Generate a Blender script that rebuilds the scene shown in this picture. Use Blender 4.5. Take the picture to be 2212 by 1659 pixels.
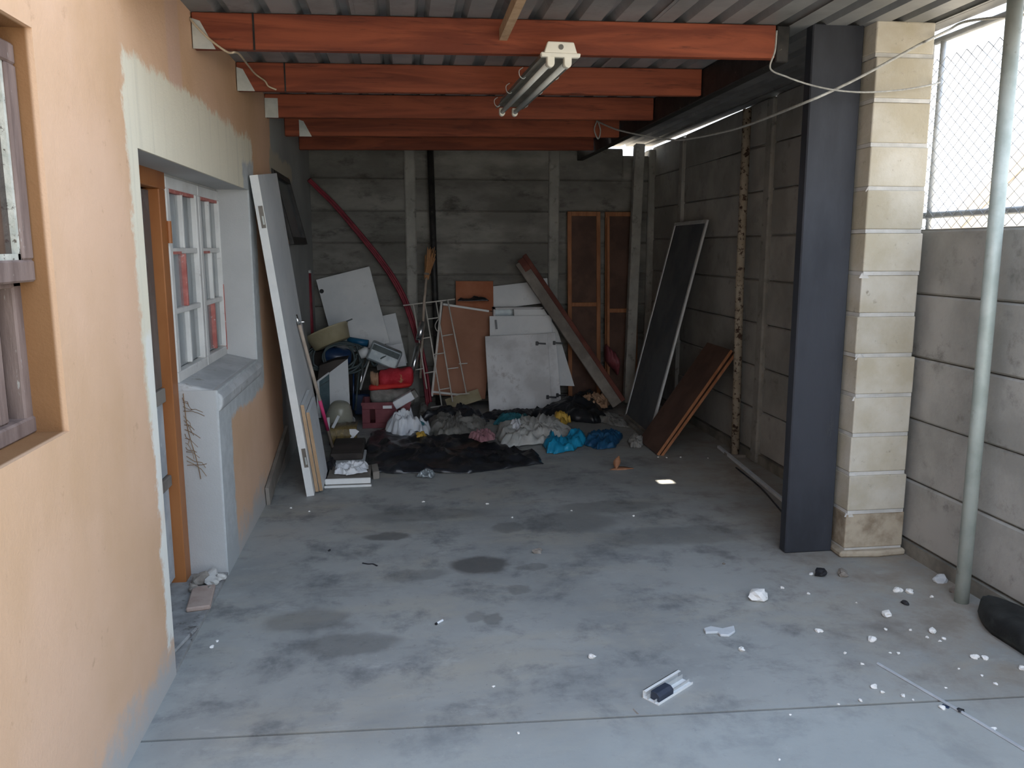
import bpy, bmesh, math, random
from mathutils import Vector, Matrix, noise
random.seed(7)
for o in list(bpy.data.objects): bpy.data.objects.remove(o, do_unlink=True)
SC = bpy.context.scene
COL = SC.collection

# ------------------------------------------------------------------ camera, sky, sun, exposure
cd = bpy.data.cameras.new('camera'); cam = bpy.data.objects.new('camera', cd); COL.objects.link(cam)
cam.location = (0, 0, 1.6)
cam.rotation_euler = (math.radians(90 - 9.5526), 0, math.radians(-7.6386))
cd.sensor_fit = 'HORIZONTAL'; cd.sensor_width = 36.0; cd.lens = 1750.0 / 2212.0 * 36.0
cd.clip_start = 0.05; cd.clip_end = 200
SC.camera = cam

wd = bpy.data.worlds.new('world'); SC.world = wd; wd.use_nodes = True
nt = wd.node_tree; nt.nodes.clear()
out = nt.nodes.new('ShaderNodeOutputWorld'); bg = nt.nodes.new('ShaderNodeBackground')
tc = nt.nodes.new('ShaderNodeTexCoord'); sx = nt.nodes.new('ShaderNodeSeparateXYZ'); rp = nt.nodes.new('ShaderNodeValToRGB')
nt.links.new(tc.outputs['Generated'], sx.inputs[0]); nt.links.new(sx.outputs['Z'], rp.inputs[0])
rp.color_ramp.elements[0].position = 0.0; rp.color_ramp.elements[0].color = (1.25, 1.32, 1.40, 1)
rp.color_ramp.elements[1].position = 0.75; rp.color_ramp.elements[1].color = (0.50, 0.66, 0.92, 1)
nt.links.new(rp.outputs[0], bg.inputs[0]); nt.links.new(bg.outputs[0], out.inputs[0])
bg.inputs['Strength'].default_value = 1.6

sl = bpy.data.lights.new('sun', 'SUN'); sun = bpy.data.objects.new('sun', sl); COL.objects.link(sun)
sl.energy = 13.0; sl.angle = math.radians(0.6); sl.color = (1.0, 0.93, 0.82)
SUN = Vector((-0.012, 0.58, 0.81)).normalized()
sun.rotation_euler = SUN.to_track_quat('Z', 'Y').to_euler()
sun.location = (0, 8, 12)

vs = SC.view_settings
vs.view_transform = 'Standard'; vs.look = 'None'; vs.gamma = 1.0; vs.use_curve_mapping = False
vs.exposure = 0.8
SC.display_settings.display_device = 'sRGB'

# ------------------------------------------------------------------ node helpers and materials
def nodes_of(name):
    m = bpy.data.materials.new(name); m.use_nodes = True
    t = m.node_tree; t.nodes.clear()
    o = t.nodes.new('ShaderNodeOutputMaterial'); b = t.nodes.new('ShaderNodeBsdfPrincipled')
    t.links.new(b.outputs[0], o.inputs[0])
    return m, t, b
def N(t, kind, **kw):
    n = t.nodes.new(kind)
    for k, v in kw.items():
        if k.startswith('i_'): n.inputs[int(k[2:]) if k[2:].isdigit() else k[2:].replace('_', ' ')].default_value = v
        else: setattr(n, k, v)
    return n
def pos(t, stretch=(1, 1, 1)):
    g = N(t, 'ShaderNodeNewGeometry'); m = N(t, 'ShaderNodeMapping')
    t.links.new(g.outputs['Position'], m.inputs['Vector']); m.inputs['Scale'].default_value = stretch
    return m.outputs[0]
def nz(t, vec, scale, detail=4, rough=0.6, dist=0.0):
    n = N(t, 'ShaderNodeTexNoise'); n.inputs['Scale'].default_value = scale; n.inputs['Detail'].default_value = detail
    n.inputs['Roughness'].default_value = rough; n.inputs['Distortion'].default_value = dist
    t.links.new(vec, n.inputs['Vector']); return n
def mr(t, val, a, b, c=0.0, d=1.0, smooth=True):
    n = N(t, 'ShaderNodeMapRange'); n.interpolation_type = 'SMOOTHSTEP' if smooth else 'LINEAR'
    n.inputs[1].default_value = a; n.inputs[2].default_value = b; n.inputs[3].default_value = c; n.inputs[4].default_value = d
    t.links.new(val, n.inputs[0]); return n.outputs[0]
def mth(t, op, a, b=None):
    n = N(t, 'ShaderNodeMath'); n.operation = op
    for i, x in enumerate((a, b)):
        if x is None: continue
        if isinstance(x, (int, float)): n.inputs[i].default_value = x
        else: t.links.new(x, n.inputs[i])
    return n.outputs[0]
def mixc(t, fac, a, b):
    n = N(t, 'ShaderNodeMix'); n.data_type = 'RGBA'
    for i, x in ((0, fac), (6, a), (7, b)):
        if isinstance(x, (int, float)): n.inputs[i].default_value = x
        elif isinstance(x, tuple): n.inputs[i].default_value = (*x, 1)
        else: t.links.new(x, n.inputs[i])
    return n.outputs[2]
def bump(t, b, h, strength=0.3, dist=0.01):
    n = N(t, 'ShaderNodeBump'); n.inputs['Strength'].default_value = strength; n.inputs['Distance'].default_value = dist
    t.links.new(h, n.inputs['Height']); t.links.new(n.outputs[0], b.inputs['Normal'])
def pm(name, c1, c2, scale=4.0, rough=0.8, bmp=0.15, bscale=60.0, metal=0.0, stretch=(1, 1, 1), lo=0.35, hi=0.65,
       c3=None, s3=25.0, lo3=0.55, hi3=0.7, rand=0.0, alpha=1.0, spec=0.3, dist=0.0, bdist=0.005):
    m, t, b = nodes_of(name)
    v = pos(t, stretch)
    n = nz(t, v, scale, 6, 0.6, dist)
    c = mixc(t, mr(t, n.outputs[0], lo, hi), c1, c2)
    if c3:
        n3 = nz(t, v, s3, 6, 0.7)
        c = mixc(t, mr(t, n3.outputs[0], lo3, hi3), c, c3)
    if rand:
        oi = N(t, 'ShaderNodeObjectInfo'); f = mr(t, oi.outputs['Random'], 0, 1, 1 - rand, 1 + rand, False)
        hs = N(t, 'ShaderNodeHueSaturation'); t.links.new(f, hs.inputs['Value']); t.links.new(c, hs.inputs['Color']); c = hs.outputs[0]
    t.links.new(c, b.inputs['Base Color'])
    b.inputs['Roughness'].default_value = rough; b.inputs['Metallic'].default_value = metal
    b.inputs['Specular IOR Level'].default_value = spec; b.inputs['Alpha'].default_value = alpha
    if bmp:
        bump(t, b, nz(t, v, bscale, 5, 0.65).outputs[0], bmp, bdist)
    return m
def boxmask(t, y, z, y0, y1, z0, z1, s=0.02):
    a = mth(t, 'MULTIPLY', mr(t, y, y0 - s, y0 + s), mr(t, y, y1 - s, y1 + s, 1, 0))
    b = mth(t, 'MULTIPLY', mr(t, z, z0 - s, z0 + s), mr(t, z, z1 - s, z1 + s, 1, 0))
    return mth(t, 'MULTIPLY', a, b)

def wall_material():
    m, t, b = nodes_of('peach_painted_plaster')
    v = pos(t)
    n1 = nz(t, v, 1.3, 5, 0.55); n2 = nz(t, v, 14, 6, 0.7); n3 = nz(t, pos(t, (1, 3.2, 0.6)), 3, 6, 0.65)
    c = mixc(t, mr(t, n1.outputs[0], 0.3, 0.7), (0.63, 0.400, 0.240), (0.73, 0.480, 0.325))
    c = mixc(t, mth(t, 'MULTIPLY', mr(t, n3.outputs[0], 0.45, 0.8), 0.25), c, (0.72, 0.49, 0.34))
    c = mixc(t, mth(t, 'MULTIPLY', mr(t, n2.outputs[0], 0.62, 0.72), 0.5), c, (0.50, 0.31, 0.19))
    sp = N(t, 'ShaderNodeSeparateXYZ'); t.links.new(v, sp.inputs[0])
    w = nz(t, v, 9, 5, 0.75); w2 = nz(t, v, 2.2, 3, 0.5)
    wob = mth(t, 'ADD', mth(t, 'MULTIPLY', mth(t, 'SUBTRACT', w.outputs[0], 0.5), 0.16), mth(t, 'MULTIPLY', mth(t, 'SUBTRACT', w2.outputs[0], 0.5), 0.10))
    y = mth(t, 'ADD', sp.outputs[1], wob); z = mth(t, 'ADD', sp.outputs[2], wob)
    streak = mr(t, nz(t, pos(t, (1, 14, 0.7)), 1.4, 4, 0.6).outputs[0], 0.5, 0.8)
    cream = mixc(t, mth(t, 'MULTIPLY', streak, 0.6), (0.78, 0.72, 0.57), (0.58, 0.54, 0.43))
    grey = mixc(t, mr(t, n2.outputs[0], 0.3, 0.7), (0.44, 0.46, 0.46), (0.55, 0.57, 0.57))
    # paler vertical repair strip over the door, and a wider darker band at the top
    c = mixc(t, mth(t, 'MULTIPLY', boxmask(t, sp.outputs[1], sp.outputs[2], 3.46, 3.66, 2.16, 2.9, 0.02), 0.6), c, (0.64, 0.44, 0.36))
    # cream plaster patch above and around door and window
    c = mixc(t, boxmask(t, y, z, 2.90, 5.20, 1.90, 2.24), c, cream)
    c = mixc(t, boxmask(t, y, z, 2.90, 3.2, 1.0, 2.2), c, cream)
    c = mixc(t, mth(t, 'MULTIPLY', boxmask(t, y, z, 2.93, 3.2, 0.16, 1.3), mr(t, w2.outputs[0], 0.2, 0.45)), c, (0.82, 0.80, 0.72))
    c = mixc(t, boxmask(t, y, z, 4.9, 5.24, 0.78, 2.1), c, grey)
    c = mixc(t, boxmask(t, y, z, 3.85, 5.24, 0.74, 1.0), c, grey)
    c = mixc(t, boxmask(t, y, z, 3.85, 4.22, -0.2, 1.0), c, grey)
    # washed-out strip along the foot of the wall
    foot = mth(t, 'MULTIPLY', mr(t, mth(t, 'ADD', sp.outputs[2], mth(t, 'MULTIPLY', wob, 2.2)), 0.03, 0.22, 1, 0), 0.85)
    c = mixc(t, foot, c, (0.44, 0.46, 0.46))
    # bare grey plaster beyond the end of the paint
    c = mixc(t, mr(t, y, 5.93, 5.97), c, mixc(t, mr(t, n1.outputs[0], 0.3, 0.7), (0.30, 0.31, 0.30), (0.40, 0.41, 0.40)))
    c = mixc(t, boxmask(t, y, z, 5.9, 7.06, 2.12, 2.26), c, (0.46, 0.42, 0.33))
    # reveals of the near window are painted ochre
    rv = mth(t, 'MULTIPLY', mr(t, sp.outputs[0], -0.905, -0.893, 1, 0), mr(t, sp.outputs[1], 2.45, 2.55, 1, 0))
    c = mixc(t, rv, c, mixc(t, mr(t, n1.outputs[0], 0.3, 0.7), (0.23, 0.112, 0.046), (0.28, 0.145, 0.065)))
    rg = mth(t, 'MULTIPLY', mr(t, sp.outputs[0], -0.90, -0.888, 1, 0), mth(t, 'MULTIPLY', mr(t, sp.outputs[1], 2.6, 2.7), mr(t, sp.outputs[1], 5.5, 5.6, 1, 0)))
    c = mixc(t, rg, c, mixc(t, mr(t, n1.outputs[0], 0.3, 0.7), (0.42, 0.42, 0.41), (0.52, 0.52, 0.51)))
    t.links.new(c, b.inputs['Base Color']); b.inputs['Roughness'].default_value = 0.85; b.inputs['Specular IOR Level'].default_value = 0.25
    hb = mth(t, 'ADD', mth(t, 'MULTIPLY', nz(t, v, 120, 4, 0.7).outputs[0], 0.5), nz(t, v, 11, 5, 0.6).outputs[0])
    bump(t, b, hb, 0.35, 0.008)
    return m

def floor_material():
    m, t, b = nodes_of('worn_concrete_floor')
    v = pos(t)
    sp = N(t, 'ShaderNodeSeparateXYZ'); t.links.new(v, sp.inputs[0])
    a = nz(t, v, 0.9, 6, 0.62, 0.3); bb = nz(t, v, 3.2, 8, 0.68, 0.15); cc = nz(t, v, 17, 8, 0.75); dd = nz(t, pos(t, (0.7, 1.6, 1)), 1.7, 7, 0.66, 0.3)
    c = mixc(t, mr(t, a.outputs[0], 0.33, 0.67), (0.255, 0.265, 0.260), (0.36, 0.37, 0.355))
    c = mixc(t, mth(t, 'MULTIPLY', mr(t, dd.outputs[0], 0.45, 0.72), 0.75), c, (0.38, 0.36, 0.305))
    c = mixc(t, mth(t, 'MULTIPLY', mr(t, bb.outputs[0], 0.48, 0.70), 0.85), c, (0.140, 0.148, 0.153))
    c = mixc(t, mth(t, 'MULTIPLY', mr(t, cc.outputs[0], 0.58, 0.72), 0.5), c, (0.44, 0.45, 0.44))
    c = mixc(t, mth(t, 'MULTIPLY', mr(t, nz(t, v, 42, 5, 0.7).outputs[0], 0.62, 0.7), 0.4), c, (0.12, 0.12, 0.12))
    sc_ = nz(t, pos(t, (1.0, 2.2, 1)), 2.4, 9, 0.72, 0.2)
    c = mixc(t, mth(t, 'MULTIPLY', mr(t, sc_.outputs[0], 0.56, 0.74), 0.55), c, (0.45, 0.46, 0.45))
    c = mixc(t, mth(t, 'MULTIPLY', mr(t, sc_.outputs[0], 0.44, 0.30), 0.45), c, (0.17, 0.17, 0.165))
    # warmer, dustier concrete by the fence and the block pier
    dust = mth(t, 'MULTIPLY', mr(t, sp.outputs[0], 1.3, 2.7), mr(t, bb.outputs[0], 0.3, 0.6))
    c = mixc(t, mth(t, 'MULTIPLY', dust, 0.7), c, (0.30, 0.245, 0.185))
    # paler front bay beyond the joint
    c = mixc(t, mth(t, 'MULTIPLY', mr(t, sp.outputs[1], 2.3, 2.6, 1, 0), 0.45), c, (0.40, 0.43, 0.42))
    wv = nz(t, v, 6, 5, 0.6)
    vx = N(t, 'ShaderNodeVectorMath'); vx.operation = 'MULTIPLY_ADD'
    t.links.new(wv.outputs['Color'], vx.inputs[0]); vx.inputs[1].default_value = (0.14, 0.14, 0); t.links.new(v, vx.inputs[2])
    for (x, y, rx, ry, k) in ((0.36, 3.92, .15, .13, .85), (-.11, 4.40, .13, .07, .7), (0.37, 3.31, .05, .06, .5), (0.04, 3.82, .16, .08, .35),
                              (0.62, 3.86, .09, .05, .4), (0.58, 4.45, .10, .09, .45), (0.95, 4.5, .30, .18, .4), (-.25, 3.15, .22, .10, .45), (-.45, 3.4, .18, .12, .4),
                              (1.5, 4.2, .45, .15, .35), (0.5, 3.6, .07, .05, .4), (0.28, 3.33, .05, .05, .35), (0.1, 4.75, .4, .12, .35), (1.25, 4.75, .35, .12, .4)):
        mp = N(t, 'ShaderNodeMapping'); mp.vector_type = 'POINT'
        mp.inputs['Location'].default_value = (-(x + .07) / rx, -(y + .07) / ry, 0); mp.inputs['Scale'].default_value = (1 / rx, 1 / ry, 0)
        t.links.new(vx.outputs[0], mp.inputs[0])
        ln = N(t, 'ShaderNodeVectorMath'); ln.operation = 'LENGTH'; t.links.new(mp.outputs[0], ln.inputs[0])
        c = mixc(t, mth(t, 'MULTIPLY', mr(t, ln.outputs['Value'], 0.75, 1.15, 1, 0), k), c, (0.095, 0.093, 0.088))
    t.links.new(c, b.inputs['Base Color'])
    t.links.new(mr(t, bb.outputs[0], 0.3, 0.7, 0.5, 0.75), b.inputs['Roughness']); b.inputs['Specular IOR Level'].default_value = 0.35
    hb = mth(t, 'ADD', nz(t, v, 70, 5, 0.7).outputs[0], mth(t, 'MULTIPLY', cc.outputs[0], 1.5))
    bump(t, b, hb, 0.15, 0.004)
    return m

M = {}
M['wall'] = wall_material(); M['floor'] = floor_material()
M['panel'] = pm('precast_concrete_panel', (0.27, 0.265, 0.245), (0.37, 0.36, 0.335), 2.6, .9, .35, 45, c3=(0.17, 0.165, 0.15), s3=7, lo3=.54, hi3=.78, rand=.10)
M['panel_back'] = pm('dark_concrete_panel', (0.14, 0.135, 0.120), (0.24, 0.232, 0.21), 2.2, .95, .4, 45, c3=(0.07, 0.066, 0.058), s3=4.5, lo3=.5, hi3=.75, rand=.15, stretch=(.7, 1, 1.6))  # back panels: darker base than the side panels, plus dark blotches
M['post'] = pm('precast_concrete_post', (0.24, 0.235, 0.215), (0.33, 0.32, 0.29), 4, .9, .35, 60, c3=(.16, .15, .14), s3=12, rand=.06)
M['plinth'] = pm('dirty_concrete_plinth', (0.15, 0.14, 0.12), (0.25, 0.235, 0.20), 5, .95, .5, 30)
M['block'] = pm('cream_concrete_block', (0.43, 0.385, 0.29), (0.56, 0.53, 0.46), 2.4, .9, .5, 40, c3=(0.26, 0.23, 0.18), s3=22, lo3=.60, hi3=.76, rand=.08)
M['block_dirty'] = pm('dirty_concrete_block', (0.20, 0.155, 0.105), (0.44, 0.38, 0.29), 6, .95, .6, 35, c3=(.62, .60, .52), s3=9, lo3=.62, hi3=.72)
M['mortar'] = pm('pale_mortar', (0.44, 0.43, 0.40), (0.58, 0.57, 0.54), 5, .95, .6, 50)
M['beam'] = pm('red_stained_timber', (0.17, 0.040, 0.020), (0.31, 0.080, 0.037), 2.2, .65, .15, 50, stretch=(.45, 3, 5), c3=(.075, .022, .013), s3=6, lo3=.56, hi3=.74, dist=1.0)
M['galv'] = pm('galvanised_steel', (0.46, 0.49, 0.47), (0.58, 0.60, 0.57), 9, .5, .05, 40, metal=.35)
M['galv_pipe'] = pm('dull_galvanised_pipe', (0.36, 0.41, 0.38), (0.47, 0.52, 0.49), 7, .55, .08, 50, metal=.25, c3=(.25, .24, .2), s3=11, lo3=.6, hi3=.75)
M['roof'] = pm('galvanised_roof_sheet', (0.22, 0.225, 0.225), (0.30, 0.305, 0.305), 3, .55, .05, 40, metal=.3, c3=(.13, .125, .12), s3=5, lo3=.55, hi3=.8)
M['dark_steel'] = pm('dark_blue_grey_paint', (0.024, 0.027, 0.034), (0.042, 0.046, 0.057), 3, .6, .2, 40, stretch=(1, 1, .35), c3=(.07, .07, .07), s3=8, lo3=.62, hi3=.8)
M['black_iron'] = pm('black_painted_iron', (0.012, 0.012, 0.012), (0.03, 0.028, 0.026), 12, .5, .3, 40, c3=(.35, .33, .28), s3=24, lo3=.66, hi3=.72)
M['rusty'] = pm('rusty_cream_pipe', (0.30, 0.25, 0.185), (0.38, 0.33, 0.26), 6, .85, .4, 40, c3=(.06, .035, .025), s3=26, lo3=.52, hi3=.6)
M['white'] = pm('dirty_white_board', (0.60, 0.62, 0.63), (0.70, 0.71, 0.71), 2.5, .6, .08, 60, c3=(.42, .42, .41), s3=5, lo3=.56, hi3=.8)
M['white2'] = pm('smudged_white_board', (0.50, 0.50, 0.50), (0.72, 0.73, 0.74), 3.5, .6, .08, 60, c3=(.33, .31, .30), s3=7, lo3=.5, hi3=.8)
M['wpaint'] = pm('peeling_white_paint', (0.70, 0.71, 0.70), (0.78, 0.78, 0.76), 5, .6, .2, 40, c3=(.30, .24, .20), s3=17, lo3=.68, hi3=.72)
M['winpaint'] = pm('old_white_window_paint', (0.62, 0.61, 0.58), (0.72, 0.71, 0.68), 5, .55, .2, 70, c3=(.46, .42, .40), s3=23, lo3=.62, hi3=.7)
M['redprimer'] = pm('red_primer', (0.40, 0.12, 0.10), (0.52, 0.20, 0.17), 14, .7, .2, 60, c3=(.62, .5, .48), s3=30, lo3=.6, hi3=.66)
M['brownframe'] = pm('orange_brown_frame_paint', (0.30, 0.105, 0.032), (0.38, 0.15, 0.05), 3, .45, .1, 40, stretch=(1, 1, .3))
M['oldwood'] = pm('weathered_brown_window_timber', (0.145, 0.10, 0.085), (0.24, 0.175, 0.15), 5, .8, .4, 50, stretch=(3, 3, .5), c3=(.42, .40, .36), s3=26, lo3=.64, hi3=.7)
M['putty'] = pm('crumbling_putty', (0.42, 0.42, 0.36), (0.58, 0.56, 0.48), 26, .9, .6, 60, c3=(.12, .1, .08), s3=40, lo3=.6, hi3=.66)
M['doorgrey'] = pm('blue_grey_door_panel', (0.33, 0.37, 0.40), (0.48, 0.52, 0.54), 5, .55, .1, 50, c3=(.68, .7, .7), s3=13, lo3=.62, hi3=.72)
M['dusty_glass'] = pm('dusty_dark_glass', (0.065, 0.08, 0.085), (0.13, 0.15, 0.155), 4, .22, .03, 30, stretch=(1, 1, .4), c3=(.26, .28, .28), s3=9, lo3=.58, hi3=.75, spec=.5)
M['brown_glass'] = pm('dark_reflective_glass', (0.03, 0.02, 0.018), (0.09, 0.06, 0.05), 4, .12, .02, 20, spec=.6)
M['timber'] = pm('tan_timber_edge', (0.40, 0.26, 0.15), (0.50, 0.34, 0.21), 5, .8, .2, 60, stretch=(3, 3, .5))
M['greytimber'] = pm('weathered_grey_timber', (0.16, 0.14, 0.12), (0.26, 0.235, 0.205), 4, .9, .3, 60, c3=(.36, .34, .30), s3=20, lo3=.64, hi3=.72)
M['redtimber'] = pm('dull_red_painted_timber', (0.10, 0.034, 0.026), (0.16, 0.055, 0.040), 5, .85, .3, 50, c3=(.1, .04, .03), s3=14)
M['orangeboard'] = pm('orange_brown_hardboard', (0.33, 0.115, 0.055), (0.40, 0.16, 0.085), 4, .8, .1, 50, c3=(.14, .05, .03), s3=18, lo3=.66, hi3=.72)
M['hardboard'] = pm('brown_hardboard', (0.30, 0.145, 0.088), (0.36, 0.18, 0.115), 3, .75, .08, 60)
M['frametimber'] = pm('varnished_brown_timber', (0.26, 0.105, 0.045), (0.36, 0.16, 0.075), 5, .65, .15, 50, stretch=(4, 4, .6))
M['darkpanel'] = pm('dark_brown_panel', (0.075, 0.043, 0.032), (0.115, 0.065, 0.047), 4, .75, .1, 50)
M['alu'] = pm('dull_aluminium', (0.52, 0.53, 0.52), (0.64, 0.65, 0.64), 9, .45, .05, 50, metal=.4)
M['screen'] = pm('grey_fly_screen_mesh', (0.10, 0.11, 0.12), (0.15, 0.16, 0.17), 3, .8, .3, 900, alpha=.72)
M['black'] = pm('black_plastic_sheet', (0.010, 0.011, 0.013), (0.022, 0.024, 0.03), 7, .38, .25, 30, spec=.5)
M['blackdust'] = pm('dusty_black_plastic', (0.012, 0.013, 0.016), (0.024, 0.026, 0.032), 5, .33, .3, 25, c3=(.07, .075, .085), s3=5, lo3=.62, hi3=.85, spec=.6)
M['rubber'] = pm('black_rubber', (0.012, 0.013, 0.013), (0.028, 0.03, 0.029), 8, .6, .3, 40, c3=(.06, .065, .06), s3=6, lo3=.55, hi3=.8)
M['bagwhite'] = pm('white_plastic_bag', (0.62, 0.66, 0.72), (0.74, 0.77, 0.80), 9, .45, .3, 40)
M['bagclear'] = pm('milky_plastic_bag', (0.42, 0.43, 0.41), (0.56, 0.56, 0.53), 7, .4, .3, 40)
M['bagblue'] = pm('bright_blue_plastic_bag', (0.010, 0.20, 0.36), (0.02, 0.30, 0.50), 8, .4, .3, 40)
M['bagnavy'] = pm('dull_blue_plastic_bag', (0.012, 0.06, 0.14), (0.02, 0.10, 0.20), 8, .45, .3, 40)
M['teal'] = pm('teal_plastic', (0.02, 0.12, 0.15), (0.04, 0.18, 0.22), 8, .5, .2, 40)
M['yellow'] = pm('yellow_plastic', (0.50, 0.30, 0.04), (0.62, 0.40, 0.08), 9, .5, .2, 40)
M['ragtan'] = pm('tan_paper_sack', (0.34, 0.20, 0.12), (0.44, 0.28, 0.18), 9, .85, .4, 40)
M['raggrey'] = pm('grey_rag', (0.16, 0.155, 0.14), (0.28, 0.27, 0.25), 7, .9, .4, 60)
M['ragpink'] = pm('dusty_pink_cloth', (0.24, 0.11, 0.13), (0.32, 0.17, 0.18), 9, .9, .4, 60)
M['leaf'] = pm('dry_brown_leaf', (0.32, 0.15, 0.08), (0.42, 0.22, 0.13), 14, .8, .3, 60)
M['red'] = pm('red_blanket_fabric', (0.42, 0.02, 0.03), (0.58, 0.05, 0.07), 8, .85, .3, 90, c3=(.45, .25, .12), s3=6, lo3=.66, hi3=.7)
M['redbright'] = pm('bright_red_fabric', (0.55, 0.03, 0.03), (0.62, 0.05, 0.04), 8, .8, .3, 90)
M['maroon'] = pm('maroon_plastic', (0.15, 0.035, 0.045), (0.22, 0.06, 0.07), 6, .5, .15, 60, c3=(.30, .14, .14), s3=12, lo3=.62, hi3=.75)
M['maroonhose'] = pm('maroon_conduit', (0.16, 0.018, 0.03), (0.24, 0.032, 0.045), 9, .5, .1, 60)
M['tan_plastic'] = pm('olive_tan_plastic', (0.36, 0.31, 0.19), (0.44, 0.39, 0.26), 5, .5, .08, 50, c3=(.25, .22, .13), s3=14, lo3=.6, hi3=.75)
M['olive'] = pm('olive_grey_enamel', (0.26, 0.255, 0.20), (0.33, 0.325, 0.27), 5, .3, .05, 40, spec=.5)
M['greyteal'] = pm('grey_green_hose', (0.045, 0.062, 0.066), (0.075, 0.098, 0.10), 9, .5, .1, 60)
M['navy'] = pm('navy_gloss_plastic', (0.008, 0.025, 0.07), (0.015, 0.04, 0.10), 6, .25, .05, 40, spec=.6)
M['bluepipe'] = pm('blue_plastic_pipe', (0.012, 0.09, 0.19), (0.02, 0.12, 0.24), 6, .4, .05, 40)
M['tealglass'] = pm('dark_teal_glass', (0.06, 0.10, 0.115), (0.10, 0.15, 0.165), 5, .25, .03, 40)
M['gold'] = pm('crumpled_brown_film', (0.12, 0.085, 0.03), (0.24, 0.17, 0.06), 11, .28, .6, 18, stretch=(3, 3, .6), c3=(.02, .018, .012), s3=9, lo3=.55, hi3=.7, spec=.6, bdist=.02)
M['darkbox'] = pm('dark_brown_slab', (0.045, 0.038, 0.034), (0.075, 0.062, 0.055), 4, .85, .2, 50)
M['paper'] = pm('crumpled_white_paper', (0.72, 0.74, 0.78), (0.80, 0.81, 0.82), 9, .8, .3, 40)
M['chrome'] = pm('shiny_chrome', (0.80, 0.81, 0.82), (0.86, 0.86, 0.86), 9, .16, .02, 40, metal=1.0)
M['duct'] = pm('shiny_tin_duct', (0.62, 0.64, 0.66), (0.75, 0.76, 0.78), 9, .22, .1, 30, metal=.95)
M['tin'] = pm('dull_blue_grey_tin', (0.25, 0.29, 0.31), (0.40, 0.44, 0.45), 6, .4, .1, 40, metal=.4)
M['stick'] = pm('worn_wooden_stick', (0.38, 0.31, 0.25), (0.48, 0.40, 0.33), 9, .8, .2, 50)
M['pink'] = pm('bright_pink_tape', (0.62, 0.05, 0.17), (0.68, 0.07, 0.20), 9, .55, .1, 50)
M['straw'] = pm('straw_bristles', (0.36, 0.17, 0.07), (0.46, 0.25, 0.12), 30, .9, .4, 90, stretch=(4, 4, 1))
M['gridpaint'] = pm('cream_painted_steel_bar', (0.58, 0.55, 0.50), (0.66, 0.63, 0.58), 20, .5, .1, 60, c3=(.35, .25, .18), s3=30, lo3=.64, hi3=.7)
M['enamel'] = pm('aged_cream_enamel', (0.70, 0.67, 0.56), (0.78, 0.75, 0.65), 5, .5, .05, 40)
M['reflector'] = pm('grimy_light_reflector', (0.15, 0.145, 0.125), (0.24, 0.23, 0.20), 7, .4, .05, 40, metal=.2)
M['tube'] = pm('dusty_fluorescent_tube', (0.62, 0.62, 0.57), (0.72, 0.72, 0.66), 5, .3, .02, 40)
M['rope'] = pm('twisted_grey_rope', (0.36, 0.36, 0.34), (0.48, 0.48, 0.45), 60, .85, .6, 200)
M['cable'] = pm('cream_flex_cable', (0.48, 0.38, 0.26), (0.58, 0.48, 0.35), 20, .6, .1, 60)
M['plaster'] = pm('white_plaster_rubble', (0.76, 0.75, 0.71), (0.84, 0.83, 0.80), 30, .95, .6, 90)
M['stone'] = pm('grey_brown_stone', (0.20, 0.175, 0.15), (0.31, 0.28, 0.245), 20, .95, .6, 80)
M['charcoal'] = pm('black_charcoal_lump', (0.014, 0.014, 0.017), (0.03, 0.03, 0.034), 30, .7, .6, 80)
M['cardgrey'] = pm('pale_grey_card', (0.50, 0.53, 0.55), (0.58, 0.60, 0.61), 12, .8, .2, 60)
M['bluebox'] = pm('navy_plastic_block', (0.025, 0.032, 0.05), (0.04, 0.05, 0.075), 12, .5, .1, 60)
M['curtain'] = pm('white_curtain_cloth', (0.74, 0.78, 0.80), (0.82, 0.84, 0.85), 3, .9, .2, 90)
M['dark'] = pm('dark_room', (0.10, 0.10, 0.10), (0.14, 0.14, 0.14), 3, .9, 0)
M['wire'] = pm('dark_mesh_wire', (0.30, 0.32, 0.34), (0.38, 0.40, 0.42), 20, .6, .1, 60, metal=.3)
M['rail'] = pm('grey_mesh_frame_pipe', (0.42, 0.45, 0.48), (0.52, 0.55, 0.58), 12, .6, .1, 60, metal=.2)
M['sand'] = pm('sandy_yard_ground', (0.42, 0.36, 0.28), (0.50, 0.44, 0.35), .8, .95, .3, 20)
M['tile'] = pm('glare_paled_orange_roof', (0.84, 0.76, 0.70), (0.87, 0.80, 0.74), 4, .85, .2, 30)  # house roof colour paled to stand in for sky glare
M['farwall'] = pm('glare_paled_yellow_wall', (0.82, 0.78, 0.70), (0.86, 0.82, 0.74), 2, .9, .1, 30)  # the same glare paling put into the house wall colour
M['step'] = pm('broken_grey_screed', (0.22, 0.22, 0.215), (0.34, 0.34, 0.33), 9, .95, .6, 30, c3=(.10, .09, .085), s3=16, lo3=.55, hi3=.7)
M['brick'] = pm('faded_pink_brick', (0.34, 0.25, 0.21), (0.42, 0.33, 0.28), 9, .95, .4, 40)
M['weed'] = pm('dead_brown_weed', (0.20, 0.12, 0.06), (0.28, 0.18, 0.10), 20, .9, 0)
def glass_mat():
    m, t, b = nodes_of('dusty_window_glass')
    v = pos(t)
    n = nz(t, v, 5, 5, .6)
    t.links.new(mixc(t, mr(t, n.outputs[0], .4, .65), (0.40, 0.45, 0.46), (0.55, 0.58, 0.58)), b.inputs['Base Color'])
    b.inputs['Roughness'].default_value = 0.12; b.inputs['Alpha'].default_value = 0.30
    return m
M['glass'] = glass_mat()

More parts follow.
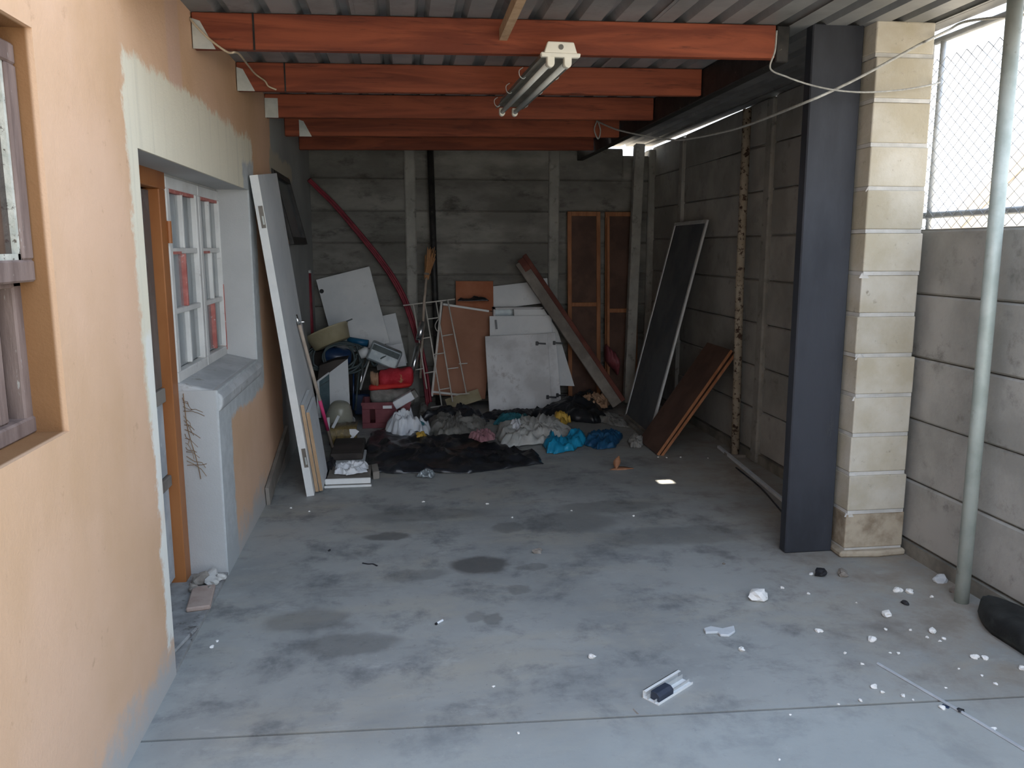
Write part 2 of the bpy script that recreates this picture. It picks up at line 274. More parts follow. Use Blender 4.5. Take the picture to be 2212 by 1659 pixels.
# ------------------------------------------------------------------ mesh helpers
def V(p): return Vector(p)
class MB:
    def __init__(s): s.v = []; s.f = []
    def add(s, vs, fs):
        k = len(s.v); s.v += [Vector(p) for p in vs]; s.f += [tuple(i + k for i in f) for f in fs]; return s
    def box(s, a, b):
        x0, y0, z0 = a; x1, y1, z1 = b
        return s.obox(a, (x1 - x0, 0, 0), (0, y1 - y0, 0), (0, 0, z1 - z0))
    def obox(s, o, a, b, c):
        o, a, b, c = V(o), V(a), V(b), V(c)
        if a.cross(b).dot(c) < 0: a, b = b, a
        return s.add([o, o + a, o + a + b, o + b, o + c, o + a + c, o + a + b + c, o + b + c],
                     [(0, 3, 2, 1), (4, 5, 6, 7), (0, 1, 5, 4), (1, 2, 6, 5), (2, 3, 7, 6), (3, 0, 4, 7)])
    def bar(s, p, q, w, h, up=(0, 0, 1)):
        p, q = V(p), V(q); d = (q - p).normalized(); side = d.cross(V(up))
        if side.length < 1e-4: side = d.cross(Vector((1, 0, 0)))
        side.normalize(); u = side.cross(d).normalized()
        return s.obox(p - side * w / 2 - u * h / 2, side * w, u * h, q - p)
    def tube(s, pts, r, n=8, caps=True):
        pts = [V(p) for p in pts]; rs = r if isinstance(r, (list, tuple)) else [r] * len(pts)
        k = len(s.v); prev = None
        for i, p in enumerate(pts):
            d = (pts[min(i + 1, len(pts) - 1)] - pts[max(i - 1, 0)]).normalized()
            if prev is None:
                a = d.cross(Vector((0, 0, 1)))
                if a.length < 1e-3: a = d.cross(Vector((1, 0, 0)))
            else: a = prev - d * prev.dot(d)
            a.normalize(); prev = a; b = d.cross(a)
            for j in range(n):
                t = 2 * math.pi * j / n; s.v.append(p + (a * math.cos(t) + b * math.sin(t)) * rs[i])
        for i in range(len(pts) - 1):
            for j in range(n):
                j2 = (j + 1) % n; s.f.append((k + i * n + j, k + i * n + j2, k + (i + 1) * n + j2, k + (i + 1) * n + j))
        if caps:
            s.f.append(tuple(k + j for j in range(n))[::-1]); s.f.append(tuple(k + (len(pts) - 1) * n + j for j in range(n)))
        return s
    def lathe(s, prof, c, n=20, rot=None):
        c = V(c); k = len(s.v); rot = rot or Matrix.Identity(3)
        for (r, z) in prof:
            for j in range(n):
                t = 2 * math.pi * j / n; s.v.append(c + rot @ Vector((r * math.cos(t), r * math.sin(t), z)))
        for i in range(len(prof) - 1):
            for j in range(n):
                j2 = (j + 1) % n; s.f.append((k + i * n + j, k + i * n + j2, k + (i + 1) * n + j2, k + (i + 1) * n + j))
        s.f.append(tuple(k + j for j in range(n))[::-1]); s.f.append(tuple(k + (len(prof) - 1) * n + j for j in range(n)))
        return s
    def prism(s, poly, vec):
        poly = [V(p) for p in poly]; vec = V(vec); n = len(poly)
        nrm = Vector()
        for i in range(n): nrm += (poly[i] - poly[0]).cross(poly[(i + 1) % n] - poly[0])
        if nrm.dot(vec) > 0: poly = poly[::-1]
        fs = [tuple(range(n)), tuple(range(2 * n - 1, n - 1, -1))] + [((i + 1) % n, i, i + n, (i + 1) % n + n) for i in range(n)]
        return s.add(poly + [p + vec for p in poly], fs)
    def slab(s, bl, br, tl, th):
        bl, br, tl = V(bl), V(br), V(tl); w = br - bl; u = tl - bl; u = u - w * (u.dot(w) / w.dot(w))
        n = w.cross(u).normalized()
        return s.obox(bl, w, u, -n * th)
    def build(s, name, mat, parent=None, smooth=False, bevel=0.0, base=None, solid=0.0, seg=1):
        if parent is not None: o0 = Vector(parent['_w'])
        elif base is not None: o0 = V(base)
        else:
            xs = [p.x for p in s.v]; ys = [p.y for p in s.v]; zs = [p.z for p in s.v]
            o0 = Vector(((min(xs) + max(xs)) / 2, (min(ys) + max(ys)) / 2, min(zs)))
        me = bpy.data.meshes.new(name); me.from_pydata([tuple(p - o0) for p in s.v], [], s.f); me.update()
        if smooth:
            for p in me.polygons: p.use_smooth = True
        me.materials.append(M[mat] if isinstance(mat, str) else mat)
        ob = bpy.data.objects.new(name, me); COL.objects.link(ob)
        if parent is not None: ob.parent = parent; ob['_w'] = tuple(o0)
        else: ob.location = o0; ob['_w'] = tuple(o0)
        if bevel:
            md = ob.modifiers.new('bevel', 'BEVEL'); md.width = bevel; md.segments = seg; md.limit_method = 'ANGLE'
        if solid:
            md = ob.modifiers.new('solid', 'SOLIDIFY'); md.thickness = solid
        return ob
def tag(o, label=None, cat=None, group=None, kind=None):
    if label: o['label'] = label
    if cat: o['category'] = cat
    if group: o['group'] = group
    if kind: o['kind'] = kind
    return o
def thing(name, label, cat, loc, group=None):
    o = bpy.data.objects.new(name, None); COL.objects.link(o); o.location = loc; o['_w'] = tuple(loc); o.empty_display_size = .1
    return tag(o, label, cat, group)
def inst(name, me, loc, parent=None, rot=(0, 0, 0), scale=(1, 1, 1)):
    o = bpy.data.objects.new(name, me); COL.objects.link(o); o.rotation_euler = rot; o.scale = scale
    if parent is not None: o.parent = parent; o.location = V(loc) - Vector(parent['_w'])
    else: o.location = loc
    o['_w'] = tuple(loc)
    return o
def struct(o): o['kind'] = 'structure'; return o
def bez(pts, n=8):
    """smooth open curve through pts (Catmull-Rom)"""
    P = [V(p) for p in pts]; P = [P[0] * 2 - P[1]] + P + [P[-1] * 2 - P[-2]]; r = []
    for i in range(1, len(P) - 2):
        for k in range(n):
            t = k / n; a, b, c, d = P[i - 1], P[i], P[i + 1], P[i + 2]
            r.append(0.5 * ((2 * b) + (c - a) * t + (2 * a - 5 * b + 4 * c - d) * t * t + (3 * b - a - 3 * c + d) * t ** 3))
    r.append(P[-2]); return r
def crumple(name, outline, h, mat, label, cat, z0=0.0, rings=16, seg=110, scale=9.0, amp=0.02, seed=0, flat=2.0, parent=None, edge=.06):
    """a crumpled sheet or bag lying on the ground inside a star-shaped outline of (x, y) points"""
    n = len(outline); c = Vector((sum(p[0] for p in outline) / n, sum(p[1] for p in outline) / n, 0)); mb = MB()
    pts = []
    for j in range(seg):
        t = j / seg * n; i = int(t) % n; f = t - int(t); f = f * f * (3 - 2 * f) * .5 + f * .5
        a, b = outline[i], outline[(i + 1) % n]; p = Vector((a[0] + (b[0] - a[0]) * f, a[1] + (b[1] - a[1]) * f, 0))
        p += (p - c) * noise.noise(Vector((j * .37, seed * 3.1, 0))) * edge * 2
        pts.append(p)
    def zof(p, r):
        q = Vector((p.x * scale, p.y * scale, seed * 7.7))
        rid = 1 - abs(noise.noise(q)) * 2.2; rid2 = abs(noise.noise(q * 2.3)) + .7 * abs(noise.noise(q * 5.1 + Vector((3, 1, 2))))
        env = (1 - r ** flat)
        return z0 + .004 + max(0, h * env * (0.55 + .6 * noise.noise(q * .45)) + amp * (max(rid, 0) ** 2 + .5 * rid2) * (0.35 + .65 * min(1, env * 3)))
    mb.v.append(Vector((c.x, c.y, zof(c, 0))))
    for i in range(1, rings + 1):
        r = i / rings
        for p in pts:
            q = c + (p - c) * r; mb.v.append(Vector((q.x, q.y, zof(q, r) if i < rings else z0 + .003 + amp * .3 * abs(noise.noise(q * scale)))))
    for j in range(seg): mb.f.append((0, 1 + j, 1 + (j + 1) % seg))
    for i in range(rings - 1):
        for j in range(seg):
            j2 = (j + 1) % seg; a = 1 + i * seg; b = a + seg; mb.f.append((a + j, b + j, b + j2, a + j2))
    o = mb.build(name, mat, parent, smooth=True, solid=.002)
    return tag(o, label, cat) if label else o
def rock_mesh(name, mat, seed, sx, sy, sz, sub=1):
    bm = bmesh.new(); bmesh.ops.create_icosphere(bm, subdivisions=sub, radius=.5)
    for v in bm.verts:
        d = 1 + .55 * noise.noise(v.co * 2.4 + Vector((seed * 5.1, 0, 0))) + .25 * noise.noise(v.co * 6 + Vector((0, seed, 0)))
        v.co = Vector((v.co.x * d * sx, v.co.y * d * sy, v.co.z * d * sz))
    lo = min(v.co.z for v in bm.verts); cut = lo + .18 * sz
    for v in bm.verts: v.co.z = max(v.co.z, cut) - cut
    me = bpy.data.meshes.new(name); bm.to_mesh(me); bm.free(); me.materials.append(M[mat]); return me

# ================================================================== THE PLACE
LW = -0.885      # face of the house wall
RW = 2.62        # face of the fence panels
BW = 8.40        # face of the back panels
def roofz(x): return 2.607 + 0.0135 * (x - LW)     # underside of the roof sheets

# ---- floor: two slabs with an open joint, on a base
def joint(x): return 2.53 - 0.046 * x
fl = struct(MB().box((-1.14, -7, -.12), (2.75, 8.6, -.012)).build('floor', 'plinth', base=(0, 0, 0)))
g = .006
MB().prism([(-1.10, -7, -.012), (2.72, -7, -.012), (2.72, joint(2.72) - g, -.012), (-1.10, joint(-1.1) - g, -.012)], (0, 0, .012)).build('slab', 'floor', fl)
MB().prism([(-1.10, joint(-1.1) + g, -.012), (2.72, joint(2.72) + g, -.012), (2.72, 8.5, -.012), (-1.10, 8.5, -.012)], (0, 0, .012)).build('slab', 'floor', fl)
gm = MB().add([(-60, -60, -.13), (60, -60, -.13), (60, 60, -.13), (-60, 60, -.13)], [(0, 1, 2, 3)])
struct(gm.build('ground', 'sand', base=(0, 0, 0)))

# ---- house wall with its openings
TH = .25; WT = 3.25
ys = [(-3.0, 1.0, [(0, WT)]), (1.0, 2.235, [(0, 1.12), (2.13, WT)]), (2.235, 3.0, [(0, WT)]), (3.0, 3.95, [(1.935, WT)]),
      (3.95, 5.05, [(0, .93), (1.935, WT)]), (5.05, 5.96, [(0, WT)]), (5.96, 6.84, [(0, 1.62), (2.14, WT)]), (6.84, 8.6, [(0, WT)])]
mb = MB()
for (a, b, zs) in ys:
    for (c, d) in zs: mb.box((LW - TH, a, c), (LW, b, d))
wl = struct(mb.build('wall_left', 'wall', base=(LW, 0, 0)))
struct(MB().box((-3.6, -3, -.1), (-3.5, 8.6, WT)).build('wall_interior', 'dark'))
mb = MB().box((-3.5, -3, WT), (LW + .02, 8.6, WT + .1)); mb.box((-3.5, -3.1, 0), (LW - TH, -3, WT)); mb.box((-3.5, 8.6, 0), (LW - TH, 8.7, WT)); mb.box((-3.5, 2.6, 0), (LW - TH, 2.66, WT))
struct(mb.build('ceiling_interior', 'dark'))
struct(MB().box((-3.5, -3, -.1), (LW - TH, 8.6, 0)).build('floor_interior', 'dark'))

# ---- panel walls
def panel_mesh(name, L, h, axis):
    bm = bmesh.new(); bmesh.ops.create_cube(bm, size=1)
    for v in bm.verts:
        if axis == 'y': v.co = Vector((v.co.x * .05, v.co.y * L, v.co.z * h))
        else: v.co = Vector((v.co.x * L, v.co.y * .05, v.co.z * h))
    bmesh.ops.bevel(bm, geom=bm.edges[:], offset=.009, segments=1, affect='EDGES')
    r = bmesh.ops.create_cube(bm, size=1)       # tongue behind the joint
    for v in r['verts']:
        if axis == 'y': v.co = Vector((v.co.x * .02 + .012, v.co.y * L, v.co.z * (h + .016)))
        else: v.co = Vector((v.co.x * L, v.co.y * .02 + .012, v.co.z * (h + .016)))
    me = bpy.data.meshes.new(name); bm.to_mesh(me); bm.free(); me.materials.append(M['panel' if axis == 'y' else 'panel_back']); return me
ROW = .3225; Z0 = .075
wr = struct(MB().box((RW - .012, -5, -.05), (RW + .10, 8.55, Z0 - .004)).build('wall_right', 'plinth', base=(RW, 0, 0)))
posts_r = [-3.60, -1.75, .10, 1.95, 4.05, 5.65, 7.50, 8.50]
for i in range(len(posts_r) - 1):
    a, b = posts_r[i], posts_r[i + 1]; L = b - a - .075
    rows = 5 if b <= 4.1 else 8
    me = panel_mesh('panel', L, ROW - .006, 'y')
    for k in range(rows):
        h = ROW - .006
        top = None
        z = Z0 + ROW * (k + .5)
        sc = 1.0
        if k == 7:
            top = 2.655 if b < 6 else (2.641 if b < 8 else 2.628)
            sc = (top - (Z0 + ROW * 7 + .003)) / h; z = Z0 + ROW * 7 + .003 + h * sc / 2
        inst('panel', me, (RW + .025 + random.uniform(-.004, .004), (a + b) / 2, z), wr, (-.0135 if (k == 7 and 7 < b < 8) else 0, random.uniform(-.006, .006), random.uniform(-.002, .002)), (1, 1, sc))
for y in posts_r:
    top = 2.64 if 3.7 < y < 7 else (2.60 if y >= 7 else 1.70)
    MB().box((RW - .03, y - .055, 0), (RW + .08, y + .055, top)).build('post', 'post', wr, bevel=.012)
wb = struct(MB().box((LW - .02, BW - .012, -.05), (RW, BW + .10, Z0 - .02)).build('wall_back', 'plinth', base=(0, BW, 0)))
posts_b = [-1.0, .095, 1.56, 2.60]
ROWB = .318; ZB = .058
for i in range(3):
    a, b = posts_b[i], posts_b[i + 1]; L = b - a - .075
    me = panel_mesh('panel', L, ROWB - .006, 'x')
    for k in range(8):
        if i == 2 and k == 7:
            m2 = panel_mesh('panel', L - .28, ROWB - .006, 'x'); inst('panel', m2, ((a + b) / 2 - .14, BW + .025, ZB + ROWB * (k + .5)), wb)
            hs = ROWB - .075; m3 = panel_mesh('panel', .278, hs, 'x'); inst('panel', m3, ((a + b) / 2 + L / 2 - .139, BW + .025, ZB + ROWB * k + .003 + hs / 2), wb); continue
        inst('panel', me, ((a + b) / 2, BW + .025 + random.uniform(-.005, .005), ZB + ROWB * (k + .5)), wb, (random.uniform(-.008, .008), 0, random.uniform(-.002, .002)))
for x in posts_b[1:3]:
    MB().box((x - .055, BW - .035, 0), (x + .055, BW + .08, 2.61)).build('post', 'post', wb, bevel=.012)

MB().box((2.555, BW - .03, 0), (2.70, BW + .16, 2.60)).build('post', 'post', wb, bevel=.012)  # corner post added to close the gap where sun leaked in
# ---- roof sheets (ribs run from front to back)
ce = bpy.data.objects.new('ceiling', None); COL.objects.link(ce); ce['kind'] = 'structure'; ce['_w'] = (0, 0, 2.6); ce.location = (0, 0, 2.6)
PITCH = .1715
prof = [(0, 0), (.104, 0), (.122, .037), (.153, .037), (.1715, 0)]
HOLE = (1.748, 7.13)      # a torn hole that lets one spot of sun through
rows_y = [2.74, 4.2, 5.6, 7.09, 7.17, 8.62]
for sidx in range(6):
    mb = MB(); xs0 = LW + sidx * PITCH * 4
    line = []
    for r in range(4):
        for (dx, dz) in prof[:-1]: line.append((xs0 + r * PITCH + dx, dz))
    line.append((xs0 + 4 * PITCH + (.02 if sidx < 5 else 0), 0))
    line = [(x, dz) for (x, dz) in line if x <= 2.70]
    if line[-1][0] < 2.66 and sidx == 5: line.append((2.69, 0))
    fine = []
    for i, (x, dz) in enumerate(line):
        fine.append((x, dz))
        if i + 1 < len(line) and line[i][1] == 0 and line[i + 1][1] == 0 and x < HOLE[0] - .04 and line[i + 1][0] > HOLE[0] + .04:
            fine += [(HOLE[0] - .036, 0), (HOLE[0] + .036, 0)]
    line = fine
    n = len(line)
    for y in rows_y:
        for (x, dz) in line: mb.v.append(Vector((x, y, roofz(x) + dz + .002 + sidx % 2 * .0015)))
    for j in range(len(rows_y) - 1):
        for i in range(n - 1):
            xm = (line[i][0] + line[i + 1][0]) / 2
            if j == 3 and abs(xm - HOLE[0]) < .05 and line[i + 1][0] - line[i][0] < .09 and line[i][1] == 0: continue
            mb.f.append((j * n + i, j * n + i + 1, (j + 1) * n + i + 1, (j + 1) * n + i))
    mb.build('roof_sheet', 'roof', ce, solid=.0008)

# ---- roof beams with joist hangers
by = [2.84, 3.87, 4.84, 5.78, 6.70, 7.60]
names = ['front-most, at the open edge of the roof', 'nearest whole beam, just behind the light fitting end', 'second whole beam back, over the light fitting',
         'third whole beam back, past the far end of the light', 'fourth whole beam back, deep in the shade', 'back-most, against the top of the back wall']
for i, y in enumerate(by):
    xe = 2.60 if i == 0 else 1.785
    xl = LW + .004
    t = thing('roof_beam', 'red-brown timber roof beam, ' + names[i], 'beam', (xl, y, roofz(xl) - .15), 'red timber roof beams')
    mb = MB(); d = roofz(xe) - roofz(xl)
    mb.obox((xl, y, roofz(xl) - .151), (xe - xl, 0, d), (0, .05, 0), (0, 0, .150)); mb.build('timber', 'beam', t, bevel=.004)
    z = roofz(xl) - .153
    if i in (0, 1, 2, 4):
        x0 = xl + (.11 if i == 4 else 0)
        MB().prism([(x0 + .001, y - .003, z), (x0 + .095, y - .003, z), (x0 + .035, y - .003, z + .115), (x0 + .001, y - .003, z + .125)], (0, .0025, 0)).build('joist_hanger', 'galv', t)
    elif i == 3:
        MB().box((x0 + .0, y - .003, z), (x0 + .085, y - .0005, z + .125)).build('joist_hanger', 'galv', t)
    if i in (1, 2):
        MB().box((xl + .255, y - .004, roofz(xl) - .153), (xl + .263, y - .0005, roofz(xl) + .002)).build('strap', 'black_iron', t)
o = MB().box((1.79, 3.87, 2.475), (1.855, 8.36, roofz(1.79) - .002)).build('roof_bearer', 'black_iron', bevel=.005)
tag(o, 'dark steel bearer running front to back under the right ends of the beams', 'beam')
MB().bar((.475, 2.89, 2.565), (.478, 3.868, 2.555), .036, .05).build('roof_batten', 'timber')
tag(bpy.data.objects['roof_batten'], 'short pale timber batten spanning from front beam to next under roof sheets', 'batten')

# ---- door_1: frame, dusty glass, blue-grey panels
FX = -1.06    # outer face of frames in the recess
d1 = bpy.data.objects.new('door_1', None); COL.objects.link(d1); d1['kind'] = 'structure'; d1.location = (FX, 3.45, 0); d1['_w'] = (FX, 3.45, 0)
tag(d1, 'part-glazed door in orange-brown frame set deep in the house wall', None)
MB().box((FX - .07, 3.0, 1.86), (FX, 3.955, 1.94)).build('frame_head', 'brownframe', d1, bevel=.004)
MB().box((FX - .07, 3.850, 0), (FX, 3.945, 1.86)).build('frame_post', 'brownframe', d1, bevel=.004)
MB().box((FX - .07, 2.99, 0), (FX, 3.04, 1.86)).build('frame_post', 'brownframe', d1, bevel=.004)
DX = FX - .035
MB().box((DX - .04, 3.045, .01), (DX, 3.12, 1.855)).build('stile', 'brownframe', d1, bevel=.003)
MB().box((DX - .035, 3.12, .97), (DX - .010, 3.848, 1.85)).build('pane', 'dusty_glass', d1)
MB().box((DX - .035, 3.12, .045), (DX - .012, 3.846, .50)).build('door_panel', 'doorgrey', d1, bevel=.004)
MB().box((DX - .035, 3.12, .555), (DX - .012, 3.846, .90)).build('door_panel', 'doorgrey', d1, bevel=.004)
MB().box((DX - .04, 3.12, .90), (DX + .004, 3.846, .965)).build('rail', 'greytimber', d1, bevel=.004)
MB().box((DX - .04, 3.12, .50), (DX + .004, 3.846, .553)).build('rail', 'greytimber', d1, bevel=.004)
hb = MB().tube([(FX + .006, 3.948, 1.62), (FX + .006, 3.948, 1.72)], .012, 8).build('hinge', 'brownframe', d1)

# ---- window_2: two casements of two by three panes over the sill
w2 = bpy.data.objects.new('window_2', None); COL.objects.link(w2); w2['kind'] = 'structure'; w2.location = (FX, 4.5, .95); w2['_w'] = (FX, 4.5, .95)
tag(w2, 'white casement window of twelve small panes with patches of red primer', None)
y0, y1, z0, z1 = 3.965, 5.09, .965, 1.925; ym = (y0 + y1) / 2 + .03
MB().box((FX - .06, y0 - .01, z1 - .005), (FX - .01, y1 + .01, z1 + .02)).build('frame_head', 'winpaint', w2)
def casement(a, b, red):
    sw = .052
    rails = [(a, b, z0, z0 + .05), (a, b, z1 - .055, z1), (a, a + sw, z0 + .05, z1 - .055), (b - sw, b, z0 + .05, z1 - .055)]
    for k, (p, q, r, s_) in enumerate(rails):
        MB().box((FX - .045, p + .001, r), (FX, q - .001, s_)).build('sash_rail' if k < 2 else 'sash_stile', 'winpaint', w2, bevel=.004)
    if red: MB().box((FX - .03, b - sw + .004, z0 + .03), (FX + .003, b - .006, z0 + .42)).build('primer_patch', 'redprimer', w2)
    iy0, iy1, iz0, iz1 = a + sw, b - sw, z0 + .05, z1 - .055
    cy = (iy0 + iy1) / 2; hz = (iz1 - iz0) / 3
    for k in (1, 2):
        MB().box((FX - .04, iy0, iz0 + hz * k - .013), (FX - .006, iy1, iz0 + hz * k + .013)).build('glazing_bar', 'winpaint', w2, bevel=.003)
    for k in range(3):
        redbar = (red and k == 0) or (not red and k == 1)
        MB().box((FX - .04, cy - .012, iz0 + hz * k + .013), (FX - .006, cy + .012, iz0 + hz * (k + 1) - .013)).build('glazing_bar', 'redprimer' if redbar else 'winpaint', w2, bevel=.003)
        for (p, q) in ((iy0, cy - .012), (cy + .012, iy1)):
            MB().box((FX - .029, p, iz0 + hz * k + .012), (FX - .026, q, iz0 + hz * (k + 1) - .012)).build('pane', 'glass', w2)
    MB().box((FX - .03, iy0 + .002, iz1 - .016), (FX - .004, iy1 - .02, iz1 + .001)).build('primer_patch', 'redprimer', w2)
    MB().box((FX - .025, iy0, iz0 + hz * 2 - .016), (FX - .003, iy0 + .16, iz0 + hz * 2 - .003)).build('primer_patch', 'redprimer', w2)
casement(y0, ym - .003, False); casement(ym + .003, y1, True)
for z in (1.08, 1.80): MB().tube([(FX + .006, y1 + .004, z - .04), (FX + .006, y1 + .004, z + .04)], .013, 8).build('hinge', 'winpaint' if z > 1.5 else 'brownframe', w2)
# sloping plaster sill, rounded at the nose
sp_ = [(FX - .06, 3.955, .93), (FX - .06, 3.955, .972), (FX + .0, 3.955, .968), (LW - .03, 3.955, .932), (LW + .012, 3.955, .912), (LW + .022, 3.955, .885), (LW + .016, 3.955, .84), (LW - .02, 3.955, .80), (FX - .06, 3.955, .80)]
MB().prism(sp_, (0, 1.12, 0)).build('window_sill', pm('grey_sill_plaster', (0.40, 0.41, 0.41), (0.52, 0.53, 0.53), 6, .9, .4, 40, c3=(.32, .31, .28), s3=12), w2, bevel=.012, seg=2)

# curtain behind the window
mb = MB(); n = 90
for i in range(n + 1):
    y = 3.99 + 1.08 * i / n; x = -1.128 - .012 * math.sin(i * .75) - .006 * math.sin(i * .31 + 1)
    for z in (.98, 1.3, 1.6, 1.9): mb.v.append(Vector((x + .004 * noise.noise(Vector((y * 5, z * 3, 0))), y, z)))
for i in range(n):
    for k in range(3): mb.f.append((i * 4 + k, (i + 1) * 4 + k, (i + 1) * 4 + k + 1, i * 4 + k + 1))
tag(mb.build('curtain', 'curtain', smooth=True, solid=.002), 'pale curtain hanging inside behind the small-paned white window', 'curtain')

# ---- window_1: weathered brown window at the left edge
w1 = bpy.data.objects.new('window_1', None); COL.objects.link(w1); w1['kind'] = 'structure'; w1.location = (-1.0, 1.6, 1.12); w1['_w'] = (-1.0, 1.6, 1.12)
tag(w1, 'weathered brown timber window with a top-hung sash, nearest the viewer', None)
WX = -.965; a, b = 1.0, 2.24
MB().box((WX - .07, a, 1.12), (WX, b, 1.165)).build('frame_sill', 'oldwood', w1, bevel=.005)
MB().box((WX - .07, a, 2.085), (WX, b, 2.14)).build('frame_head', 'oldwood', w1, bevel=.005)
for (p, q) in ((2.195, 2.24), (a, 1.05), (1.62, 1.67)): MB().box((WX - .07, p, 1.16), (WX - .005, q, 2.09)).build('frame_post', 'oldwood', w1, bevel=.005)
MB().box((WX - .07, a, 1.50), (WX - .005, b, 1.545)).build('transom', 'oldwood', w1, bevel=.004)
for (p, q) in ((1.67, 2.195), (1.05, 1.62)):
    MB().box((WX - .05, p, 1.165), (WX - .046, q, 1.505)).build('pane', 'brown_glass', w1)
    MB().box((WX - .046, q - .10, 1.165), (WX - .02, q - .055, 1.50)).build('glazing_bar', 'oldwood', w1, bevel=.004)
for (p, q) in ((1.63, 2.228), (1.005, 1.60)):
    t0, t1 = 1.515, 2.09
    for k, (p0, q0, r0, s0) in enumerate([(p, q, t0, t0 + .055), (p, q, t1 - .05, t1), (p, p + .05, t0 + .055, t1 - .05), (q - .055, q, t0 + .055, t1 - .05)]):
        MB().box((WX - .004, p0, r0), (WX + .038, q0, s0)).build('sash_rail' if k < 2 else 'sash_stile', 'oldwood', w1, bevel=.005)
    MB().box((WX + .012, p + .05, t0 + .055), (WX + .016, q - .055, t1 - .05)).build('pane', 'brown_glass', w1)
    MB().box((WX + .016, q - .068, t0 + .055), (WX + .03, q - .054, t1 - .05)).build('putty_line', 'putty', w1)
    MB().box((WX + .016, p + .05, t0 + .054), (WX + .03, q - .055, t0 + .07)).build('putty_line', 'putty', w1)

# ---- window_3: small top-hung vent window standing open, far end of the house wall
w3 = bpy.data.objects.new('window_3', None); COL.objects.link(w3); w3['kind'] = 'structure'; w3.location = (LW, 6.4, 1.62); w3['_w'] = (LW, 6.4, 1.62)
tag(w3, 'small dark top-hung window standing open in the grey part of the house wall', None)
ang = .12
for (p, q, r0, s0) in ((5.98, 6.82, 0, .05), (5.98, 6.82, .47, .51), (5.98, 6.025, .05, .47), (6.775, 6.82, .05, .47)):
    o_ = [(LW - .02 + ang * (.51 - zz) / .51, zz) for zz in (r0, s0)]
    MB().obox((o_[0][0], p, 1.62 + r0), (0, q - p, 0), (o_[1][0] - o_[0][0], 0, s0 - r0), (.03, 0, .007)).build('sash_rail' if q - p > .5 else 'sash_stile', 'black_iron', w3)
MB().obox((LW - .012 + ang * (.46 / .51), 6.025, 1.67), (0, .75, 0), (-ang * .42 / .51, 0, .42), (.004, 0, .001)).build('pane', 'dusty_glass', w3)
MB().box((LW - .06, 6.80, 1.63), (LW + .004, 6.845, 2.15)).build('frame_post', 'timber', w3)
MB().box((LW - .06, 5.955, 2.10), (LW + .002, 6.80, 2.145)).build('frame_head', 'black_iron', w3)

# ================================================================== THINGS THAT STAND IN THE PLACE
# ---- dark flat post
t = thing('support_post', 'tall dark blue-grey flat post standing beside the cream block pier', 'post', (2.1, 3.86, 0))
MB().obox((1.978, 3.86, 0), (.262, 0, 0), (0, .07, 0), (-.012, 0, 2.655)).build('shaft', 'dark_steel', t, bevel=.006)

# ---- block pier: one block to a course, mortar between
t = thing('block_pier', 'cream concrete-block pier at the end of the low fence, dirty at its foot', 'pier', (2.43, 3.9, 0))
H = .187; nb = 13
for k in range(nb):
    z = .045 + k * (H + .0185)
    f = z / 2.66
    x0 = 2.262 - .02 * f + random.uniform(-.006, .006); x1 = 2.585 - .045 * f + random.uniform(-.006, .006); y0 = 3.775 + random.uniform(-.006, .006)
    top = min(z + H, 2.655)
    if top - z < .05: break
    MB().box((x0, y0, z), (x1, 3.975, top)).build('block', 'block_dirty' if k == 0 else 'block', t, bevel=.006, seg=2)
    MB().box((x0 + .003, y0 + .003, z - .0185), (x1 - .004, 3.97, z)).build('mortar_joint', 'mortar', t)
MB().prism([(2.235, 3.76, 0), (2.43, 3.74, 0), (2.60, 3.755, 0), (2.60, 3.98, 0), (2.24, 3.98, 0)], (0, 0, .034)).build('footing', 'block_dirty', t, bevel=.01)
me = rock_mesh('mortar_lump', 'mortar', 3, .05, .02, .05)
for (x, z) in ((2.262, .245), (2.27, .45), (2.258, .86), (2.258, 1.07), (2.25, 1.48), (2.252, 1.9)): inst('mortar_lump', me, (x + .02, 3.785, z - .03), t)

# ---- galvanised pipe post in front of the fence
t = thing('pipe_post', 'tall dull galvanised pipe post standing against the low panel fence', 'post', (2.50, 3.19, 0))
MB().tube([(2.505, 3.19, -.05), (2.50, 3.195, 1.3), (2.492, 3.2, 2.62)], .031, 16).build('pipe', 'galv_pipe', t, smooth=True)

# ---- diamond mesh panel over the fence
t = thing('mesh_fence', 'diamond wire mesh on a pipe frame above the low panel fence', 'fence', (2.67, 3.0, 1.69))
MX = 2.672
MB().tube([(MX, 3.96, 1.762), (MX, 1.2, 1.762)], .017, 10).build('bottom_rail', 'rail', t, smooth=True)
MB().tube([(MX, 3.96, 2.615), (MX, 1.2, 2.615)], .017, 10).build('top_rail', 'rail', t, smooth=True)
MB().tube([(MX, 3.90, 1.69), (MX, 3.90, 2.615)], .014, 10).build('upright', 'rail', t, smooth=True)
MB().tube([(MX, 1.95, 1.69), (MX, 1.95, 2.60)], .017, 10).build('upright', 'rail', t, smooth=True)
mb = MB(); dw, dh = .075, .118; zl, zh = 1.695, 2.635
ncol = int((3.99 - 1.25) / dw); nrow = int((zh - zl) / dh)
for c in range(ncol):
    for s_ in (0, 1):
        pts = []
        for r in range(nrow * 2 + 1):
            y = 3.985 - (c + .5 + (.5 if (r % 2) == s_ else -.5)) * dw * .96
            pts.append((MX - .019, y, zl + r * dh / 2))
        mb.tube(pts, .0022, 4)
tag(mb.build('wire_mesh', 'wire', t), kind='stuff')

